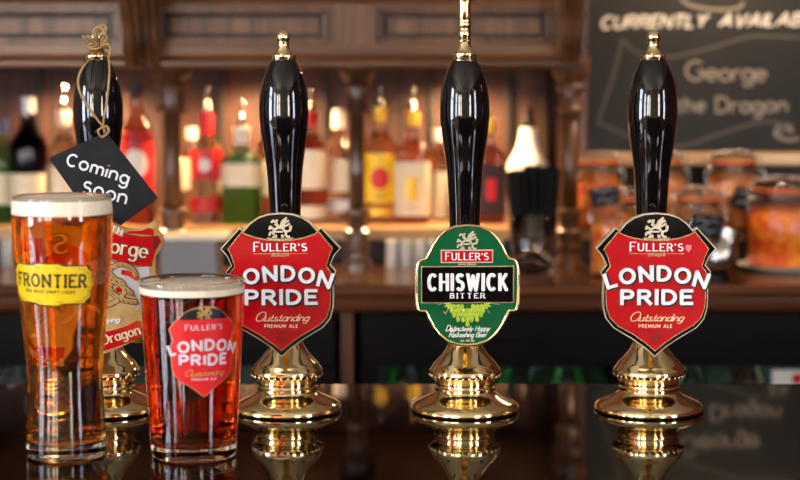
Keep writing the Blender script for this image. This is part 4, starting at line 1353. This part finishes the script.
letters('swirl_drawing', [pxline([(778, 128), (776, 134), (782, 138), (792, 140), (800, 138)])], 3.0, cw(700, 75), 'chalk_old', cbd)
letters('measure_lettering', text("5%", 9, .9, .2, width=16), 1.6, cw(786, 133), 'chalk_old', cbd)
# dark panelling stand below the board
tag(MB().box(bx0 - fw, 1.05, yw(2.90), yw(2.915), BT + sh_z + .001, BT + zb0 - .023).build('board_plinth', 'oak_dark'), 'dark wooden plinth behind the jars, carrying the chalkboard', 'plinth')

# ================================================================== JARS
M['jar_fill_o'] = mat('pickled_orange', (196, 66, 8), .5, noise=(240, 150, 50), coat=.6, bscale=70, bump=.4)
M['jar_fill_b'] = mat('roast_nut_brown', (150, 74, 22), .5, noise=(226, 150, 80), coat=.6, bscale=80, bump=.4)
M['jar_fill_r'] = mat('red_pepper_mix', (206, 50, 6), .4, noise=(246, 150, 36), coat=.6, bscale=60, bump=.4)


def jar(px, d, wpx, base_z, top_py, fill, label, fillfrac=.72, lid='glass', group='clip-top jars beside the pumps'):
    k = pxs(d, .1)
    r = wpx * k / 2
    ht = zat(top_py, d) - base_z
    e = empty('clip_top_jar', (xat(px, d, .1), yw(d), BT + base_z + .0003), label, 'jar', group)
    t = .0028
    pr = [(r * .9, 0), (r, .004), (r, ht * .62), (r * .95, ht * .7), (r * .8, ht * .77), (r * .78, ht * .82), (r * .84, ht * .83), (r * .84, ht * .86)]
    inn = [(a - t, b) for a, b in pr[2:]][::-1] + [(r - t, .006), (r * .88, .0045), (0, .0045)]
    MB().lathe([(0, 0)] + pr + inn, 44).build('jar_body', 'glass', e)
    fz = ht * fillfrac
    if True:
        fr_ = r + .0002
        fpts = [(0, .0046), (fr_ - .004, .0048), (fr_, .0065), (fr_, min(fz, ht * .61))]
        if fz > ht * .62: fpts += [(r * .92 - t, ht * .69), (r * .8 - t - .0006, min(fz, ht * .76))]
        fpts += [(fpts[-1][0] * .6, fpts[-1][1] + .003), (0, fpts[-1][1] + .002)]
        tag(MB().lathe(fpts, 40, rfun=None).build('contents', fill, e), kind='stuff')
    sharp(MB().lathe([(r * .70, ht * .862), (r * .90, ht * .862), (r * .90, ht * .885), (r * .70, ht * .885)], 40, closed=True).build('rubber_seal', 'rubber_orange', e))
    MB().lathe([(0, ht * .887), (r * .86, ht * .887), (r * .88, ht * .91), (r * .84, ht * .95), (r * .6, ht * .985), (0, ht)], 40).build('lid', lid, e)
    w_ = MB()
    ringp = [(r * .83 * cos(a * pi / 16), r * .83 * sin(a * pi / 16), ht * .80) for a in range(33)]
    w_.tube(ringp, .0011, 6, caps=False)
    for s in (-1, 1):
        w_.tube(spline([(s * r * .86, 0, ht * .8), (s * r * 1.0, -.004, ht * .84), (s * r * 1.0, -.004, ht * .93), (s * r * .6, -.004, ht * 1.0), (0, -.004, ht * 1.02)], 4), .0011, 6)
        w_.tube(spline([(s * r * .84, -r * .2, ht * .8), (s * r * 1.12, -r * .3, ht * .74), (s * r * 1.08, -r * .4, ht * .60)], 4), .0013, 6)
    w_.build('wire_clip', 'steel', e)
    return e


jar(598, 2.80, 44, sh_z, 153, 'jar_fill_o', 'clip-top jar of orange pickles on the shelf beside the pale column')
jar(665, 2.80, 40, sh_z, 152, 'jar_fill_b', 'clip-top jar mostly hidden behind the right-hand red shield pump handle')
jar(733, 2.80, 52, sh_z, 152, 'jar_fill_b', 'clip-top jar of brown nuts on the shelf below the chalkboard')
jar(615, 2.62, 46, 0, 188, 'jar_fill_o', 'lower front clip-top jar of orange pickles, left of the pump handle')
jar(698, 2.62, 48, 0, 188, 'jar_fill_b', 'lower front clip-top jar of nuts, right of the pump handle')
jb = 2.70
# plate and big jar
k = pxs(jb)
xp_ = xat(784, jb)
tag(sharp(MB().lathe([(0, .0), (26 * k, .0), (28 * k, .003), (46 * k, .009), (46.5 * k, .0105), (45 * k, .0105), (27 * k, .0055), (0, .0045)], 56).build('plate', 'ceramic'), 60),
    'white round plate under the large jar of orange pickles', 'plate').location = (xp_, yw(jb), BT + .0003)
jar(785, jb, 72, .0055, 178, 'jar_fill_r', 'large wide jar of orange and red pickles standing on the white plate', .68, 'glass', None)


# black tags tied to the jars
def jtag(px, py, d, w_, h_, rot, label):
    x, z = xat(px, d, .08), zat(py, d)
    k = pxs(d)
    e = empty('slate_tag', (x, yw(d), BT + z), label, 'tag', 'slate tags tied to the jars')
    e.rotation_euler = (0, rot, 0)
    MB().box(-w_ * k / 2, w_ * k / 2, -.001, .001, -h_ * k / 2, h_ * k / 2, bev=.0006).build('slate', 'slate', e)
    mb = MB()
    f = lambda x, y, o=0: (x * k, -.0013, y * k)
    ribbons(mb, [spline([(-w_ * .36, 4), (-w_ * .2, 7), (0, 3), (w_ * .2, 7), (w_ * .36, 4)], 4), spline([(-w_ * .3, -5), (-w_ * .1, -2), (w_ * .1, -6), (w_ * .3, -3)], 4)], 2.0, f)
    mb.build('chalk_marks', 'chalk', e, fixn=False)
    MB().tube([(-w_ * k * .3, 0, h_ * k / 2 - .001), (0, .002, h_ * k / 2 + .010), (w_ * k * .3, 0, h_ * k / 2 - .001)], .0008, 6).build('twine', 'jute', e)


jtag(748, 201, 2.745, 34, 22, radians(20), 'small black slate tag tied to the nut jar below the chalkboard')
jtag(706, 226, 2.565, 32, 22, radians(8), 'small black slate tag tied to the lower front nut jar')
jtag(604, 196, 2.565, 28, 18, radians(-12), 'small black slate tag tied to the lower front pickle jar')
# tilted steel measure with dark foot
d = 2.56
k = pxs(d)
e = empty('steel_measure', (xat(716, d), yw(d), BT + .0006), 'small steel spirit measure with dark foot, tilted beside the red shield badge', 'measure')
sharp(MB().lathe([(0, 0), (13 * k, 0), (13 * k, .010), (10 * k, .013), (0, .013)], 32).build('dark_foot', 'black_plastic', e))
mb = MB().lathe([(0, 0), (13 * k, 0), (15 * k, .004), (15 * k, .034), (11 * k, .042), (11 * k, .050), (13 * k, .051), (13 * k, .056), (13.6 * k, .057), (13.6 * k, .062), (12 * k, .062), (9.5 * k, .05), (9.5 * k, .042), (13 * k, .033), (13 * k, .008), (0, .006)], 40)
o = sharp(mb.build('cup', 'steel', e))
o.location = (0, 0, .0185); o.rotation_euler = (0, radians(20), 0)

# ================================================================== FRIDGES UNDER THE COUNTER
ftop = -.044
fx = [(-1.2, xat(345, 2.53) - .012), (xat(352, 2.53) + .010, xat(643, 2.53)), (xat(647, 2.53), 1.25)]
flab = ['black under-counter bottle fridge on the left, below the counter', 'black under-counter bottle fridge behind the green badge pump', 'black under-counter bottle fridge below the jars']
for (a, b_), lb in zip(fx, flab):
    e = empty('bottle_fridge', ((a + b_) / 2, yw(2.53), BT - .95), lb, 'fridge', 'bottle fridges under the back counter')
    hw = (b_ - a) / 2 - .001
    Hf = .95 + ftop
    mb = MB()
    t = .02
    mb.box(-hw, hw, .02, .5, Hf - t, Hf - .001); mb.box(-hw, hw, .02, .5, .002, t)
    mb.box(-hw, -hw + t, .02, .5, t, Hf - t); mb.box(hw - t, hw, .02, .5, t, Hf - t); mb.box(-hw + t, hw - t, .48, .5, t, Hf - t)
    mb.build('cabinet_body', 'fridge', e)
    MB().box(-hw + t, hw - t, .470, .4795, t, Hf - t).build('lining', mat('fridge_liner', (40, 46, 40), .6), e)
    # doors
    nd = max(1, round(2 * hw / .55))
    for q_ in range(nd):
        x0_ = -hw + 2 * hw * q_ / nd + .001; x1_ = -hw + 2 * hw * (q_ + 1) / nd - .001
        f_ = .028
        m2 = MB()
        m2.box(x0_, x1_, 0, .018, Hf - .083, Hf - .002, bev=.002); m2.box(x0_, x1_, 0, .018, .01, .06, bev=.002)
        m2.box(x0_, x0_ + f_, 0,  .018, .06, Hf - .083); m2.box(x1_ - f_, x1_, 0, .018, .06, Hf - .083)
        dr = m2.build('door', 'fridge', e)
        MB().box(x0_ + f_ - .003, x1_ - f_ + .003, .006, .010, .057, Hf - .080).build('pane', 'glass', dr)
        MB().box((x0_ + x1_) / 2 - .06, (x0_ + x1_) / 2 + .06, -.008, -.001, Hf - .045, Hf - .035, bev=.002).build('handle', 'fridge', dr)
    MB().box(-hw + t + .002, hw - t - .002, .04, .46, .95 - .325, .95 - .315).build('shelf', 'steel', e)
    MB().box(-hw + t + .01, hw - t - .01, .024, .034, Hf - t - .011, Hf - t - .001).build('strip_lamp', mat('fridge_strip', (255, 255, 255), .4, emis=(235, 245, 255), estr=50), e)
# price sticker on the right-hand fridge door
xs0, xs1 = xat(772, 2.53, -.14) - e.location.x, xat(806, 2.53, -.14) - e.location.x
zs0, zs1 = .95 + zat(387, 2.53), .95 + zat(370, 2.53)
sk = MB().box(xs0, xs1, -.0012, .0, zs0, zs1).build('sticker', 'lb_white', dr)
MB().prism([(xs0 + (xs1 - xs0) * .74 + .008 * cos(a * pi / 8), (zs0 + zs1) / 2 + .008 * sin(a * pi / 8)) for a in range(16)], -.0018, -.0010).build('red_dot', 'lb_red', sk)

# brown post between fridges
tag(MB().box(xat(341, 2.52), xat(353, 2.52), yw(2.515), yw(2.6), 0, BT - .043).build('cabinet_post', 'oak_v'), 'upright brown post between two fridges under the counter', 'post')

b0 = None
bl = [(-32, 0, 0), (12, 1, 0), (404, 0, 0), (430, 0, 1), (516, 0, 0), (540, 0, 1), (567, 1, 0), (590, 0, 1), (690, 0, 0), (718, 2, 1), (748, 3, 0), (792, 1, 0)]
M['bottle_green'] = lit_glass('bottle_green', (90, 236, 120), 16)
protos = {}
for px, kind, back in bl:
    d = 2.61 + .075 * back
    if kind not in protos:
        e = empty('beer_bottle', (0, 0, 0), 'green beer bottle standing behind the fridge glass', 'bottle', 'beer bottles in the fridges')
        r = .030; hb = .235
        MB().lathe([(0, 0), (r * .95, 0), (r, .004), (r, .135), (r * .9, .152), (r * .55, .175), (r * .44, .195), (r * .42, hb - .004), (0, hb - .004)], 28).build('bottle_body', ('bottle_green', 'clear_spirit', 'bottle_green', 'amber_spirit')[kind], e)
        MB().lathe([(.0128, hb - .01), (.0145, hb - .0095), (.0135, hb), (0, hb + .001)], 20).build('cap', ('cap_silver', 'cap_white', 'cap_silver', 'cap_red')[kind], e)
        MB().lathe([(r + .0005, .04), (r + .0005, .12), (r + .0001, .12), (r + .0001, .04)], 28, closed=True).build('label', ('lb_green', 'lb_white', 'lb_white', 'lb_cream')[kind], e)
        MB().lathe([(.0137, .196), (.0135, .222), (.0129, .222), (.0131, .196)], 20, closed=True).build('neck_label', ('lb_white', 'lb_yellow', 'lb_green', 'lb_cream')[kind], e)
        protos[kind] = e; b = e
        b['label'] = ('green beer bottle with silver cap behind the fridge glass', 'clear beer bottle with white cap and yellow neck band behind fridge glass', 'green beer bottle with green neck band behind the fridge glass', 'amber beer bottle with red cap behind the fridge glass')[kind]
        b['group'] = ('green beer bottles in the fridges', 'clear beer bottles in the fridges', 'green-banded beer bottle', 'amber beer bottle')[kind]
    else:
        b = copy_tree(protos[kind])
    b.location = (xat(px, d, -.15), yw(d), BT - .3148)

# lamp above the chalkboard (out of frame, lights the board and the jars)
e = empty('picture_lamp', (xat(735, 2.72), yw(2.86), BT + .66), 'brass picture lamp above the large chalkboard', 'lamp')
MB().tube(spline([(0, 0, 0), (0, -.06, .05), (0, -.16, .05), (0, -.2, .02)], 5), .006).build('arm', 'old_brass', e)
MB().tube([(-.12, -.2, .01), (.12, -.2, .01)], .018, 16).build('lamp_shade', 'old_brass', e)
L = bpy.data.lights.new('picture_light', 'AREA'); L.shape = 'RECTANGLE'; L.size = .22; L.size_y = .02
L.energy = 3.8; L.color = (1, .72, .45)
lo = bpy.data.objects.new('picture_light', L); C.objects.link(lo)
lo.location = (e.location.x, e.location.y - .2, e.location.z - .012)
lo.rotation_euler = (radians(10), 0, 0)
